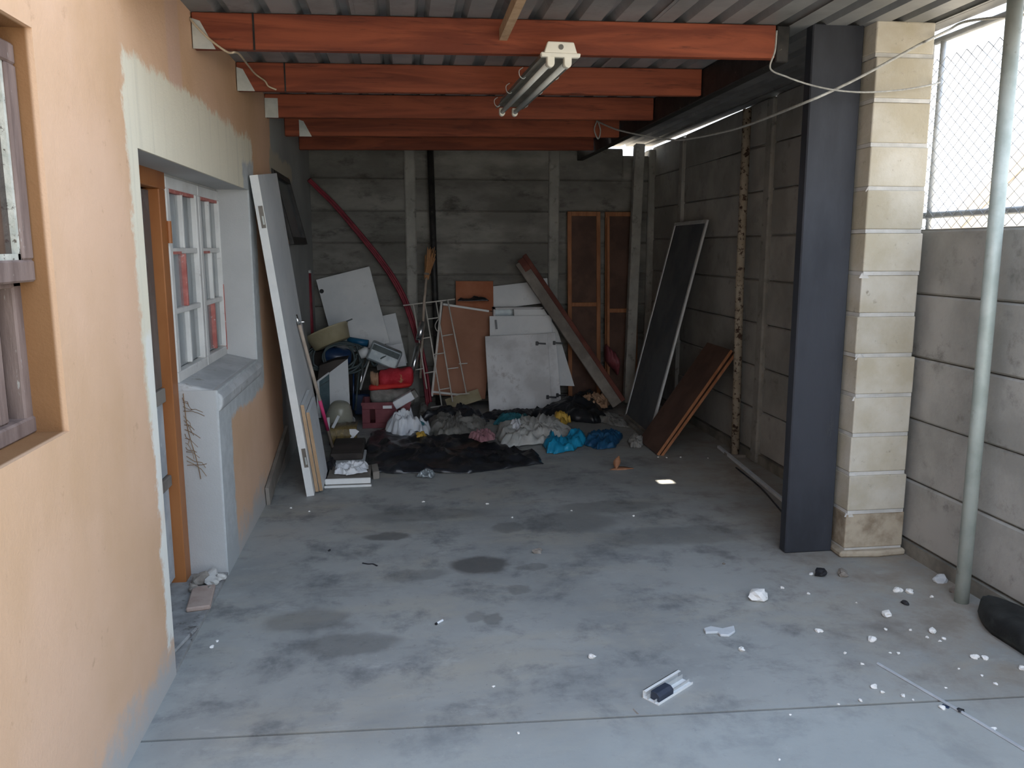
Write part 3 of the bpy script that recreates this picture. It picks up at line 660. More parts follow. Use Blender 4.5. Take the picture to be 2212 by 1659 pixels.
# ---- old rusty pipe by the fence, black pipe by the back wall
t = thing('rusty_pipe', 'rusty cream-painted iron pipe standing by the right wall, base on a scrap of wood', 'pipe', (2.52, 5.84, 0))
MB().tube([(2.535, 5.84, .02), (2.52, 5.87, 1.4), (2.53, 5.9, 2.60)], .031, 14).build('shaft', 'rusty', t, smooth=True)
MB().box((2.47, 5.79, 0), (2.60, 5.90, .02)).build('foot', 'greytimber', t)
o = MB().tube([(.345, 8.26, 0), (.320, 8.28, 1.3), (.300, 8.30, 2.545)], .032, 14).build('black_pipe', 'black_iron', smooth=True)
tag(o, 'thin black iron pipe standing upright against the back wall, paint flaking', 'pipe')

# ---- ropes and cable
def rope(name, pts, r, mat, label, cat='rope', n=10):
    return tag(MB().tube(bez(pts, n), r, 7).build(name, mat, smooth=True), label, cat)
rope('washing_line', [(1.584, 6.660, 2.608), (1.672, 6.250, 2.481), (1.877, 5.750, 2.357), (1.954, 5.400, 2.323), (1.980, 4.700, 2.294), (1.905, 3.820, 2.276), (2.033, 3.760, 2.332), (2.167, 3.720, 2.400), (2.404, 3.690, 2.530), (2.429, 3.660, 2.544), (2.655, 3.843, 2.643), (2.655, 3.712, 2.648), (2.640, 3.331, 2.575)], .0065, 'rope', 'long pale rope sagging from the fourth beam past the post to the mesh fence', n=12)
rope('rope_tail', [(1.589, 6.650, 2.621), (1.564, 6.650, 2.541), (1.596, 6.650, 2.469), (1.614, 6.650, 2.531), (1.596, 6.660, 2.608)], .005, 'rope', 'short looped rope end hanging from the fourth roof beam')
rope('thin_line', [(1.774, 3.840, 2.609), (1.770, 3.840, 2.518), (1.752, 3.840, 2.438), (1.818, 3.800, 2.394), (1.914, 3.780, 2.360), (2.022, 3.740, 2.330), (2.162, 3.720, 2.319), (2.336, 3.720, 2.332), (2.481, 3.710, 2.355), (2.650, 3.873, 2.405)], .0042, 'rope', 'thin slack line from end of nearest beam across the dark post to the mesh')
rope('hanging_wire', [(2.44, 2.838, 2.53), (2.43, 2.832, 2.48), (2.47, 2.9, 2.45), (2.56, 3.1, 2.50), (2.64, 3.3, 2.585)], .0045, 'rope', 'pale cord hanging off the front roof beam onto the mesh fence')
rope('flex_cable', [(-.872, 3.55, 2.64), (-0.898, 3.845, 2.604), (-0.867, 3.845, 2.553), (-0.807, 3.850, 2.492), (-0.736, 3.850, 2.441), (-0.703, 3.860, 2.442), (-0.727, 4.100, 2.485), (-0.761, 4.500, 2.523), (-0.773, 4.800, 2.537), (-0.728, 4.820, 2.506), (-0.710, 4.820, 2.479), (-0.670, 4.830, 2.463)], .0048, 'cable', 'cream flex cable running loosely from house wall across the first two beams', 'cable')

# ---- twin fluorescent fitting under the beams
lx0, lx1, ly0, ly1 = .683, .625, 3.545, 4.80
t = thing('light_fitting', 'old cream twin-tube fluorescent light fitting hung under the beams, unlit', 'light', (.68, 3.55, 2.38))
dirv = Vector((lx1 - lx0, ly1 - ly0, -.012)); L = dirv.length; dn = dirv.normalized(); sd = Vector((dn.y, -dn.x, 0)).normalized(); up = sd.cross(dn)
def lp(s_, u, w): return Vector((lx0, ly0, 2.405)) + dn * s_ + sd * u + up * w
def lprism(poly, a, b): return MB().prism([lp(a, u, w) for (u, w) in poly], dn * (b - a))
lprism([(-.072, .004), (.072, .004), (.056, .05), (-.056, .05)], -.004, .02).build('end_cap', 'enamel', t, bevel=.003)
lprism([(-.083, -.012), (.083, -.012), (.086, .006), (-.086, .006)], -.006, .02).build('end_flange', 'enamel', t, bevel=.003)
lprism([(-.06, .002), (.06, .002), (.045, .045), (-.045, .045)], .02, L).build('spine', 'reflector', t)
lprism([(-.082, -.012), (-.078, -.012), (-.05, .0), (.05, .0), (.078, -.012), (.082, -.012), (.05, .004), (-.05, .004)], .02, L - .02).build('reflector', 'reflector', t)
k = MB().tube([lp(-.005, 0, .028), lp(-.008, 0, .028)], .011, 12).build('knockout', 'reflector', t)
for u in (-.042, .032):
    ft = MB().tube([lp(.055, u, -.030), lp(L - .055, u, -.030)], .0125, 14).build('fluorescent_tube', 'tube', t, smooth=True)
    for s_ in (.03, L - .055): MB().tube([lp(s_, u, -.030), lp(s_ + .025, u, -.030)], .0128, 14).build('metal_cap', 'galv', ft, smooth=True)
    for (a, b) in ((-.002, .03), (L - .03, L)):
        hp = [(u - .016, 0), (u + .016, 0), (u + .016, -.032), (u + .010, -.042), (u, -.046), (u - .010, -.042), (u - .016, -.032)]
        lprism([(q, w - .008) for (q, w) in hp], a, b).build('tube_holder', 'enamel', t, bevel=.003)
for s_ in (.42, .78, 1.16):
    MB().tube(bez([lp(s_, -.08, .035), lp(s_, -.098, .02), lp(s_, -.095, -.005), lp(s_, -.078, -.016), lp(s_, -.068, -.008)], 5), .0022, 5).build('diffuser_clip', 'galv', t)
    MB().tube(bez([lp(s_, .08, .02), lp(s_, .092, -.002), lp(s_, .078, -.016)], 5), .0022, 5).build('diffuser_clip', 'galv', t)
for s_ in (.34,):
    MB().tube([lp(s_, 0, .045), lp(s_, 0, .075)], .004, 6).build('hanger', 'galv', t)

# ---- white door leaning on the house wall, its edge to the viewer
base = Vector((-.650, 5.22, 0)); u = Vector((-.222, -.20, 2.015)); w = Vector((.0, .76, .0755)); nrm = w.cross(u).normalized()
if nrm.x < 0: nrm = -nrm
t = thing('leaning_door', 'white flush door with chipped edge leaning against the house wall', 'door', tuple(base))
MB().obox(base, nrm * .048, w, u).build('leaf', 'white', t, bevel=.002)
MB().obox(base - w.normalized() * .0015, nrm * .048, w.normalized() * .002, u).build('edge', 'wpaint', t)
uu = u.normalized(); ww = w.normalized()
for h0, h1 in ((1.73, 1.86), (.20, .33)):
    hr = MB().obox(base + uu * h0 + nrm * .018 - ww * .003, nrm * .026, ww * .003, uu * (h1 - h0)).build('hinge_recess', 'greytimber', t)
    MB().obox(base + uu * (h0 + .02) + nrm * .030 - ww * .005, nrm * .010, ww * .003, uu * .05).build('hinge', 'galv', hr)
# two cut boards leaning on the door
for i, (off, h, y_, lab) in enumerate(((.052, .60, .05, 'taller cut white board with tan edge, sandwiched between leaning door and shorter board'), (.078, .545, .055, 'shorter cut white board with tan edge, outermost of the boards leaning on the door'))):
    b0 = base + nrm * off + ww * y_ + Vector((0, 0, .004))
    t = thing('cut_board', lab, 'board', tuple(b0))
    MB().obox(b0, nrm * .021, ww * .36, uu * h).build('panel', 'white', t)
    MB().obox(b0 - ww * .001, nrm * .021, ww * .0012, uu * h).build('edge', 'timber', t)
# stick with pink tape and a chrome tap at its top
pt, pb = Vector((-0.696, 5.600, 1.085)), Vector((-0.554, 6.258, 0.000)) + Vector((0, 0, .004)); dv = pt - pb
t = thing('taped_stick', 'worn wooden stick with bright pink tape and a chrome end, leaning on the white door', 'stick', tuple(pb))
MB().tube([pb, pt], .012, 10).build('shaft', 'stick', t, smooth=True)
MB().tube([pb + dv * .22, pb + dv * .46], .0135, 10).build('pink_tape', 'pink', t, smooth=True)
MB().tube([pb + dv * .0, pb + dv * .03], .0135, 10).build('pink_tape', 'pink', t, smooth=True)
MB().tube([pt, pt + Vector((-.012, 0, .03)), pt + Vector((-.02, 0, .07))], .009, 10).build('chrome_end', 'chrome', t, smooth=True)
MB().tube([pt + Vector((-.01, 0, .02)), pt + Vector((.035, -.01, .022))], .009, 10).build('chrome_lever', 'chrome', t, smooth=True)
# plank along the foot of the wall behind the door
o = MB().obox((LW + .006, 5.07, .0), (.022, 0, 0), (0, .95, .19), (0, -.03, .12)).build('wall_plank', 'greytimber')
tag(o, 'narrow brown plank wedged on edge between house wall and leaning white door', 'plank')

# ---- door recess: broken screed, brick, rubble and a dead weed
struct(MB().box((-1.13, 3.0, -.01), (LW - .002, 3.95, .018)).build('trim_1', 'step'))
o = MB().obox((-.975, 3.50, .018), (.10, .02, 0), (-.03, .24, 0), (0, 0, .022)).build('broken_brick', 'brick', bevel=.006); tag(o, 'flat piece of faded pink brick lying in the door recess', 'brick')
o = MB().obox((-1.02, 3.10, .018), (.09, -.02, 0), (.05, .26, 0), (0, 0, .016)).build('screed_piece', 'step', bevel=.006); tag(o, 'loose flat slab of broken grey screed in the near end of the door recess', 'rubble')
rub = [(-.93, 3.80, .06, .05), (-.99, 3.83, .08, .06), (-.90, 3.86, .05, .04), (-1.0, 3.74, .05, .035), (-.95, 3.88, .07, .05), (-.925, 3.73, .04, .025)]
rm = rock_mesh('rubble_stone', 'mortar', 5, 1, .9, .7, 2); rm2 = rock_mesh('rubble_stone', 'stone', 8, 1, 1, .75, 2)
for i, (x, y, s_, h) in enumerate(rub):
    tag(inst('rubble_stone', rm if i % 2 == 0 else rm2, (x, y, .018), None, (0, 0, i * 1.3), (s_, s_, s_)), 'lump of grey rubble heaped at the far corner of the door recess', 'rubble', 'rubble in the door recess')
mb = MB(); random.seed(4)
for k in range(16):
    p = Vector((-1.045, 3.958, .90 - k * .022)); pts = [p]
    dv = Vector((random.uniform(.02, .07), random.uniform(-.05, -.005), random.uniform(-.03, .02)))
    for j in range(3): pts.append(pts[-1] + dv * .5 + Vector((random.uniform(-.01, .01), random.uniform(-.012, .002), random.uniform(-.02, .012))))
    mb.tube([(q.x, min(q.y, 3.945), q.z) for q in pts], .0016, 4)
mb.tube(bez([(-1.04, 3.944, .92), (-1.03, 3.943, .75), (-1.0, 3.944, .6), (-.985, 3.943, .5)], 6), .002, 4)
tag(mb.build('dead_weed', 'weed'), 'dead brown weed clinging to door frame beside the recess', 'plant')

# ---- back left heap -------------------------------------------------------------------------
def board(name, bl, br, tl, th, mat, label, cat='board', bevel=.002):
    return tag(MB().slab(bl, br, tl, th).build(name, mat, bevel=bevel), label, cat)
# tilted white cupboard door with a finger hole
t = thing('cupboard_door', 'large tilted white cupboard door with finger hole leaning on back wall', 'cupboard door', (-0.651, 8.100, 0.493))
bl, br, tl = (-0.665, 8.120, 0.537), (-0.140, 8.120, 0.667), (-0.880, 8.280, 1.279)
MB().slab(bl, br, tl, .018).build('panel', 'white', t, bevel=.002)
bl, br, tl = V(bl), V(br), V(tl); uv = (tl - bl).normalized(); wv = (br - bl).normalized(); nn = wv.cross(uv).normalized()
q = tl + wv * .05 - uv * .125
MB().tube([q + nn * .001, q + nn * .0025], .022, 14).build('finger_hole', 'black', t)
board('white_board', (-0.133, 8.200, 0.413), (0.030, 8.200, 0.448), (-0.229, 8.300, 0.916), .016, 'white', 'narrow white panel partly hidden behind the tilted cupboard door')
board('white_board', (-0.266, 8.000, 0.408), (0.020, 8.000, 0.449), (-0.329, 8.050, 0.623), .016, 'white2', 'low white board lying under the grey tin, in front of the narrow white panel')
# tan basin on its side
rot = Matrix.Rotation(math.radians(-22), 3, 'Y') @ Matrix.Rotation(math.radians(-9), 3, 'X')
t = thing('plastic_tub', 'shallow tan plastic tub tipped sideways on top of the left heap', 'tub', (-0.682, 7.750, 0.696))
c = Vector((-0.692, 7.750, 0.771))
MB().lathe([(.15, -.075), (.175, -.07), (.205, .06), (.212, .062), (.212, .075), (.198, .075), (.168, -.055), (.0, -.06)], c, 28, rot).build('bowl', 'tan_plastic', t, smooth=True)
MB().obox(c + rot @ Vector((.19, -.05, .066)), rot @ Vector((.075, 0, .0)), rot @ Vector((0, .03, 0)), rot @ Vector((0, 0, .010))).build('handle', 'greyteal', t)
# support under the tub: dark carton
o = MB().box((-0.959, 8.020, 0.189), (-.50, 8.30, .60)).build('carton', 'darkbox', bevel=.006); tag(o, 'dark carton in the corner under the tan tub and hose', 'box')
# coiled hose on the white cabinet
mb = MB(); pts = []
c = Vector((-0.628, 7.720, 0.581))
for k in range(120):
    a = k / 120 * 2 * math.pi * 5.2; r = .225 + .045 * math.sin(k * .19) ; pts.append(c + Vector((math.cos(a) * r * (1.05 if k < 60 else .85) + (.09 if k > 70 else -.03), math.sin(a) * .05 + .02 * math.sin(k * .3), math.sin(a) * .135 + .016 * math.sin(k * .5))))
for k in range(10): pts.append(pts[-1] + Vector((.006, -.004, -.03)))
tag(mb.tube(bez(pts, 3), .010, 7).build('coiled_hose', 'greyteal', smooth=True), 'tangled grey-green hose coil hanging over the white cabinet', 'hose')
rope('grey_strap', [(-0.338, 7.700, 0.631), (-0.283, 7.650, 0.505), (-0.220, 7.600, 0.576), (-0.164, 7.600, 0.606)], .011, 'greyteal', 'loose dark hose end looping in front of the grey tin', 'hose')
# navy gloss canister and blue pipe
c = Vector((-0.639, 7.860, 0.562))
o = MB().lathe([(.0, -.14), (.085, -.13), (.10, -.10), (.10, .10), (.085, .13), (.0, .14)], c, 20, Matrix.Rotation(math.radians(100), 3, 'Y')).build('navy_canister', 'navy', smooth=True); tag(o, 'glossy navy canister lying under the coiled hose', 'canister')
o = MB().tube([(-0.535, 7.950, 0.716), (-0.344, 7.900, 0.687)], .035, 14).build('blue_pipe_offcut', 'bluepipe', smooth=True); tag(o, 'short blue plastic pipe offcut poking out behind the hose', 'pipe')
o = MB().lathe([(.0, -.05), (.045, -.045), (.05, .03), (.03, .05), (.0, .052)], (-0.372, 7.700, 0.623), 14, Matrix.Rotation(math.radians(70), 3, 'Y')).build('white_jug', 'white', smooth=True); tag(o, 'small off-white plastic jug lying between hose and grey tin', 'jug')
# white cabinet carcass with sloping top
t = thing('cabinet_carcass', 'small white cabinet carcass with teal glass side in the left heap', 'cabinet', (-0.689, 7.550, 0.048))
f = [(-0.697, 7.550, 0.039), (-0.510, 7.550, 0.052), (-0.518, 7.550, 0.589), (-0.690, 7.550, 0.462)]
MB().prism(f, (0, .018, 0)).build('front_panel', 'white', t, bevel=.002)
s1, s2 = Vector((-0.690, 7.550, 0.462)), Vector((-0.798, 7.550, 0.382)); b1, b2 = Vector((-0.697, 7.550, 0.039)), Vector((-0.794, 7.550, 0.042))
MB().prism([s2 + (s1 - s2) * .12, s1, b1, b2 + (b1 - b2) * .12], (0, .008, 0)).build('glass_side', 'tealglass', t)
MB().bar(s1 + Vector((0, -.004, 0)), s2 + Vector((0, -.004, 0)), .014, .016).build('side_rail', 'white', t)
MB().bar(s2 + Vector((0, -.004, 0)), b2 + Vector((0, -.004, 0)), .022, .03).build('side_stile', 'white2', t)
m1, m2 = s1 + (b1 - s1) * .17, s2 + (b2 - s2) * .17
MB().bar(m1 + Vector((0, -.003, 0)), m2 + Vector((0, -.003, 0)), .008, .006).build('side_rail', 'greyteal', t)
MB().prism([s2, s1, Vector((-0.518, 7.550, 0.589)), Vector((-0.628, 7.550, 0.578)), Vector((-0.776, 7.550, 0.529))], (0, .30, 0)).build('top', 'darkbox', t)
# navy stems: bundle of dark rods right of cabinet
for nm, p, q, m_, lab in (('metal_rod', (-0.477, 7.750, 0.516), (-0.488, 7.620, 0.090), 'navy', 'navy rod standing right beside the white cabinet, leftmost of the rods'),
                          ('metal_rod', (-0.420, 7.740, 0.530), (-0.465, 7.600, 0.093), 'greyteal', 'grey rod standing between the navy rod and the shiny rods'),
                          ('metal_rod', (-0.379, 7.720, 0.576), (-0.426, 7.600, 0.243), 'chrome', 'shiny chrome rod slanting down through the rods in the left heap'),
                          ('metal_rod', (-0.317, 7.700, 0.587), (-0.415, 7.580, 0.290), 'alu', 'pale aluminium rod slanting, rightmost of the rods in the left heap')):
    tag(MB().tube([p, q], .009, 8).build(nm, m_, smooth=True), lab, 'rod', 'rods beside the white cabinet')
o = MB().box((-0.479, 7.660, 0.037), (-0.335, 7.900, 0.233)).build('navy_crate', 'navy', bevel=.01); tag(o, 'dark navy plastic box behind the maroon crate', 'box')
# grey tin
rot = Matrix.Rotation(math.radians(24), 3, 'Y')
t = thing('grey_tin', 'dented blue-grey tin box lying tilted over the red blanket', 'tin', (-0.189, 7.650, 0.481))
c = Vector((-0.186, 7.650, 0.600)); 
MB().obox(c + rot @ Vector((-.15, -.06, -.09)), rot @ Vector((.30, 0, 0)), Vector((0, .16, 0)), rot @ Vector((0, 0, .18))).build('body', 'tin', t, bevel=.02, seg=3)
MB().obox(c + rot @ Vector((-.13, -.063, .02)), rot @ Vector((.26, 0, 0)), Vector((0, .004, 0)), rot @ Vector((0, 0, .055))).build('band', 'greyteal', t)
# red blanket: a folded roll with a lower fold
def roll(name, p, q, r0, r1, mat, parent, seed, squash=.6):
    mb = MB(); p, q = V(p), V(q); n = 18; m = 20
    for i in range(n + 1):
        f = i / n; c = p + (q - p) * f
        for j in range(m):
            a = 2 * math.pi * j / m; r = (r0 + (r1 - r0) * f) * (1 + .22 * noise.noise(Vector((f * 6, math.cos(a) * 1.5, math.sin(a) * 1.5 + seed)))) * (1 if 0 < i < n else .6)
            mb.v.append(c + Vector((0, math.cos(a) * r, math.sin(a) * r * squash)))
    for i in range(n):
        for j in range(m): mb.f.append((i * m + j, i * m + (j + 1) % m, (i + 1) * m + (j + 1) % m, (i + 1) * m + j))
    mb.f.append(tuple(range(m))[::-1]); mb.f.append(tuple(n * m + j for j in range(m)))
    return mb.build(name, mat, parent, smooth=True)
t = thing('red_blanket', 'folded red patterned blanket stuffed into the heap behind maroon crate', 'blanket', (-0.084, 7.500, 0.314))
roll('upper_fold', (-0.239, 7.500, 0.404), (0.080, 7.500, 0.424), .10, .11, 'red', t, 1, .75)
roll('lower_fold', (-0.328, 7.450, 0.328), (0.057, 7.450, 0.354), .06, .05, 'redbright', t, 2, .5)
o = roll('grey_bundle', (-0.320, 7.500, 0.241), (0.085, 7.500, 0.222), .13, .11, 'raggrey', None, 5, .75); tag(o, 'dark grey cloth bundle between red blanket and maroon crate', 'cloth')
o = roll('rag_knot', (-0.313, 7.450, 0.427), (-0.238, 7.450, 0.395), .06, .07, 'ragtan', None, 8, 1.0); tag(o, 'twisted tan rag tucked in at the left of the red blanket', 'cloth')
# maroon crate
t = thing('bottle_crate', 'maroon plastic crate with slotted sides and a white sticker', 'crate', (-0.192, 7.203, 0.000))
cx0, cx1, cy0, cy1, cz = -.385, .045, 7.21, 7.52, .235
for (a, b) in (((cx0, cy0, 0), (cx1, cy0 + .012, .05)), ((cx0, cy0, .175), (cx1, cy0 + .012, cz)), ((cx0, cy0, .05), (cx0 + .07, cy0 + .012, .175)), ((cx1 - .07, cy0, .05), (cx1, cy0 + .012, .175)), ((cx0 + .115, cy0, .05), (cx1 - .115, cy0 + .012, .175))):
    MB().box(a, b).build('front_wall', 'maroon', t, bevel=.003)
MB().box((cx0, cy1 - .012, 0), (cx1, cy1, cz)).build('back_wall', 'maroon', t)
MB().box((cx0, cy0 + .012, 0), (cx0 + .012, cy1 - .012, cz)).build('side_wall', 'maroon', t)
MB().box((cx1 - .012, cy0 + .012, 0), (cx1, cy1 - .012, cz)).build('side_wall', 'maroon', t)
MB().box((cx0 + .012, cy0 + .012, 0), (cx1 - .012, cy1 - .012, .012)).build('floor_panel', 'maroon', t)
MB().box((cx0 - .006, cy0 - .006, cz - .025), (cx1 + .006, cy0, cz)).build('rim', 'maroon', t)
MB().box((-.20, cy0 - .003, .178), (-.12, cy0 - .001, .205)).build('sticker', 'paper', t)
# white offcut lying over the crate
p, q = Vector((-0.097, 7.200, 0.197)), Vector((0.103, 7.200, 0.310)); d_ = (q - p); s_ = Vector((-d_.z, 0, d_.x)).normalized()
t = thing('white_offcut', 'white wrapped block lying slantwise over the right end of maroon crate', 'block', tuple(p))
MB().obox(p - s_ * .035, d_ * .84, Vector((0, .10, 0)), s_ * .075).build('body', 'paper', t, bevel=.006)
MB().obox(p - s_ * .034 + d_ * .84, d_ * .17, Vector((0, .098, 0)), s_ * .073).build('open_end', 'raggrey', t, bevel=.004)
o = crumple('grey_cloth', [(0.100, 7.360), (0.183, 7.289), (0.230, 8.118), (0.138, 8.179)], .09, 'raggrey', 'crumpled grey cloth right of the maroon crate', 'cloth', seed=3, scale=14)
# upturned pot with pale rim, on scraps of board
t = thing('upturned_pot', 'olive-grey round pot upside down with a pale rim', 'pot', (-0.569, 7.100, 0.117))
c = Vector((-0.577, 7.100, 0.113)); rot = Matrix.Rotation(math.radians(8), 3, 'Y') @ Matrix.Rotation(math.radians(14), 3, 'X')
MB().lathe([(.125, .0), (.118, .03), (.105, .08), (.09, .13), (.07, .155), (.03, .168), (.0, .17)], c, 24, rot).build('body', 'olive', t, smooth=True)
MB().lathe([(.12, -.006), (.138, -.006), (.140, .004), (.128, .008), (.118, .004)], c, 28, rot).build('rim', 'alu', t, smooth=True)
o = MB().prism([(-0.675, 7.080, 0.112), (-0.451, 7.080, 0.131), (-0.521, 6.950, 0.038), (-0.588, 6.950, 0.032)], (0, .05, -.03)).build('grey_sheet', 'tin'); tag(o, 'bent grey sheet-metal piece under the upturned pot', 'sheet')
o = board('white_strip', (-0.601, 6.600, 0.158), (-0.580, 6.600, 0.146), (-0.705, 6.700, 0.319), .012, 'white', 'narrow white wooden strip leaning between taped stick and upturned pot', 'strip')
o = board('white_strip', (-0.635, 6.550, 0.124), (-0.613, 6.550, 0.124), (-0.676, 6.600, 0.238), .012, 'white2', 'short off-white strip beside the taped stick, left of the longer strip', 'strip')
# brown film-wrapped bale and dark slab stack
mb = MB(); pts = []
t = thing('wrapped_bale', 'bale wrapped in shiny brown crumpled film, in front of upturned pot', 'bale', (-0.511, 6.620, 0.011))
b0, b1 = Vector((-0.623, 6.615, 0.000)), Vector((-0.401, 6.650, 0.000))
bm_ = MB(); n, m = 16, 8
for i in range(n + 1):
    for j in range(m + 1):
        f, g_ = i / n, j / m; p = b0 + (b1 - b0) * f
        bm_.v.append(Vector((p.x, p.y - .02 * math.sin(g_ * 3.14) - .02 * abs(noise.noise(Vector((f * 9, g_ * 3, 0)))), .14 * g_ + .012 * noise.noise(Vector((f * 8, 3, 0))))))
for i in range(n):
    for j in range(m): bm_.f.append((i * (m + 1) + j, (i + 1) * (m + 1) + j, (i + 1) * (m + 1) + j + 1, i * (m + 1) + j + 1))
for j in range(n + 1): bm_.v.append(bm_.v[j * (m + 1) + m] + Vector((0, .22, .0)))
k0 = (n + 1) * (m + 1)
for i in range(n): bm_.f.append((i * (m + 1) + m, (i + 1) * (m + 1) + m, k0 + i + 1, k0 + i))
bm_.build('film', 'gold', t, smooth=True, solid=.004)
MB().prism([b1 + Vector((-.05, -.03, .03)), b1 + Vector((.02, -.035, .11)), b1 + Vector((-.01, -.035, .13)), b1 + Vector((-.06, -.03, .13))], (0, .006, 0)).build('torn_label', 'paper', t)
MB().box((b0.x + .01, b0.y + .03, 0), (b1.x - .01, b0.y + .22, .13)).build('core', 'darkbox', t)
o = MB().box((-.565, 5.98, .035), (-.325, 6.50, .085)).build('dark_slab', 'darkbox', bevel=.008); tag(o, 'dark brown slab lying on top of the stack by the boards', 'slab')
o = MB().box((-.53, 5.90, .0), (-.31, 6.30, .033)).build('grey_block', 'cardgrey', bevel=.004); tag(o, 'pale blue-grey slab under the dark brown slab', 'block')
o = crumple('white_paper', [(-.50, 5.56), (-.40, 5.52), (-.28, 5.58), (-.27, 5.72), (-.36, 5.77), (-.50, 5.74)], .03, 'paper', 'crumpled white paper lying on the white drawer front', 'paper', z0=.046, seed=6, scale=16, amp=.035)
t = thing('drawer_front', 'white drawer front lying flat on the floor below the white door', 'drawer', (-.40, 5.4, 0))
MB().box((-.545, 5.42, .0), (-.25, 5.80, .043)).build('body', 'greytimber', t, bevel=.003)
MB().box((-.55, 5.40, .020), (-.245, 5.42, .058)).build('front_lip', 'wpaint', t, bevel=.004)
MB().box((-.555, 5.385, .0), (-.24, 5.41, .014)).build('lower_lip', 'wpaint', t, bevel=.003)
o = MB().obox((-.235, 5.55, 0), (.045, .02, 0), (-.02, .22, .0), (0, 0, .055)).build('wood_block', 'greytimber', bevel=.004); tag(o, 'grey wooden block butted against right end of the drawer front', 'block')
o = crumple('black_bag', [(-.60, 5.75), (-.52, 5.62), (-.51, 6.0), (-.56, 6.1)], .10, 'blackdust', 'dark bag squeezed between cut boards and dark slab', 'bag', seed=12)

# ---- back middle ------------------------------------------------------------------------------
t = thing('conduit_bundle', 'long maroon conduit bundle arching from top of back wall down into heap', 'conduit', (0.228, 8.050, 0.032))
arc = [(-0.864, 8.120, 2.239), (-0.776, 8.200, 2.147), (-0.655, 8.270, 2.024), (-0.505, 8.270, 1.847), (-0.353, 8.270, 1.659), (-0.222, 8.270, 1.486), (-0.099, 8.260, 1.303), (0.007, 8.240, 1.096), (0.085, 8.200, 0.865), (0.149, 8.160, 0.635), (0.195, 8.120, 0.381), (0.218, 8.080, 0.174), (0.229, 8.060, 0.049)]
for i in range(3):
    off = [Vector((0, 0, 0)), Vector((.022, -.008, .016)), Vector((-.012, -.016, -.020))][i]
    MB().tube(bez([Vector(p) + off * (0.35 + .9 * k / len(arc)) for k, p in enumerate(arc)], 5), .0135, 8).build('conduit', 'maroonhose', t, smooth=True)
p0, p1 = Vector((-0.887, 8.000, 1.360)), Vector((-0.877, 7.950, 0.922))
t = thing('maroon_pipe', 'short maroon pipe standing upright in the corner by the house wall', 'pipe', tuple(p1))
MB().tube([p1 - Vector((0, 0, .3)), p0], .022, 12).build('shaft', 'maroonhose', t, smooth=True)
MB().tube([p0, p0 + Vector((0, 0, .03))], .024, 12).build('end_cap', 'alu', t, smooth=True)
# straw broom, head up
hb0, hb1 = Vector((0.206, 8.080, 1.058)), Vector((0.234, 8.130, 1.306)); hb2 = Vector((0.277, 8.190, 1.577))
t = thing('straw_broom', 'old straw broom standing head-up against the back wall beside black pipe', 'broom', tuple(hb0))
MB().tube([hb0 - Vector((.05, 0, .75)), hb0, hb1], .013, 8).build('handle', 'stick', t, smooth=True)
mb = MB(); random.seed(3)
for k in range(60):
    a = random.uniform(0, 6.28); r = random.uniform(0, .024); p = hb1 + Vector((math.cos(a) * r, math.sin(a) * r * .6, random.uniform(-.02, .02)))
    q = hb2 + Vector((math.cos(a) * r * 2.6, math.sin(a) * r * .8, random.uniform(-.10, .03)))
    mb.tube([p, (p + q) / 2 + Vector((random.uniform(-.006, .006), 0, 0)), q], .0035, 4)
tag(mb.build('bristles', 'straw', t), kind='stuff')
MB().tube([hb1 + Vector((0, 0, .03)), hb1 + Vector((.003, 0, .05))], .028, 10).build('binding', 'greytimber', t)
# shiny duct
o = MB().tube([(0.187, 8.020, 0.880), (0.147, 7.970, 0.703)], .032, 18).build('tin_duct', 'duct', smooth=True); tag(o, 'short shiny tin duct, upper piece behind the cream grille', 'duct')
o = MB().tube([(0.141, 7.950, 0.674), (0.061, 7.850, 0.342)], [.03, .024], 18).build('tin_duct', 'duct', smooth=True); tag(o, 'longer shiny tin duct, lower piece beside the red blanket', 'duct')
# burglar-bar grille
t = thing('window_grille', 'cream steel window grille leaning askew in the middle of the heap', 'grille', (0.271, 7.950, 0.032))
bars = [((0.001, 8.100, 1.036), (0.514, 8.100, 1.095), .007), ((0.101, 8.100, 1.044), (0.215, 7.950, 0.220), .007), ((0.215, 8.100, 1.057), (0.362, 7.920, 0.035), .007), ((0.325, 8.100, 1.074), (0.468, 7.930, 0.087), .007), ((0.440, 8.100, 1.087), (0.608, 7.940, 0.157), .007),
        ((0.244, 8.075, 0.902), (0.345, 8.075, 0.915), .006), ((0.157, 8.045, 0.708), (0.267, 8.045, 0.725), .006), ((0.378, 8.045, 0.733), (0.484, 8.045, 0.750), .006), ((0.286, 8.015, 0.553), (0.401, 8.015, 0.569), .006), ((0.078, 8.000, 0.401), (0.188, 8.000, 0.418), .006),
        ((0.200, 7.990, 0.372), (0.310, 7.990, 0.389), .006), ((0.425, 7.990, 0.410), (0.532, 7.990, 0.422), .006), ((0.334, 7.955, 0.207), (0.444, 7.955, 0.224), .006), ((0.537, 7.990, 0.459), (0.624, 7.990, 0.462), .006), ((0.247, 7.930, 0.036), (0.394, 7.930, 0.051), .006), ((0.470, 7.940, 0.160), (0.636, 7.940, 0.165), .006)]
for (p, q, r) in bars: MB().tube([p, q], r, 6).build('bar', 'gridpaint', t, smooth=True)
MB().tube(bez([(0.340, 8.070, 0.897), (0.311, 8.060, 0.843), (0.320, 8.060, 0.797), (0.346, 8.050, 0.770)], 5), .004, 6).build('scroll', 'gridpaint', t)
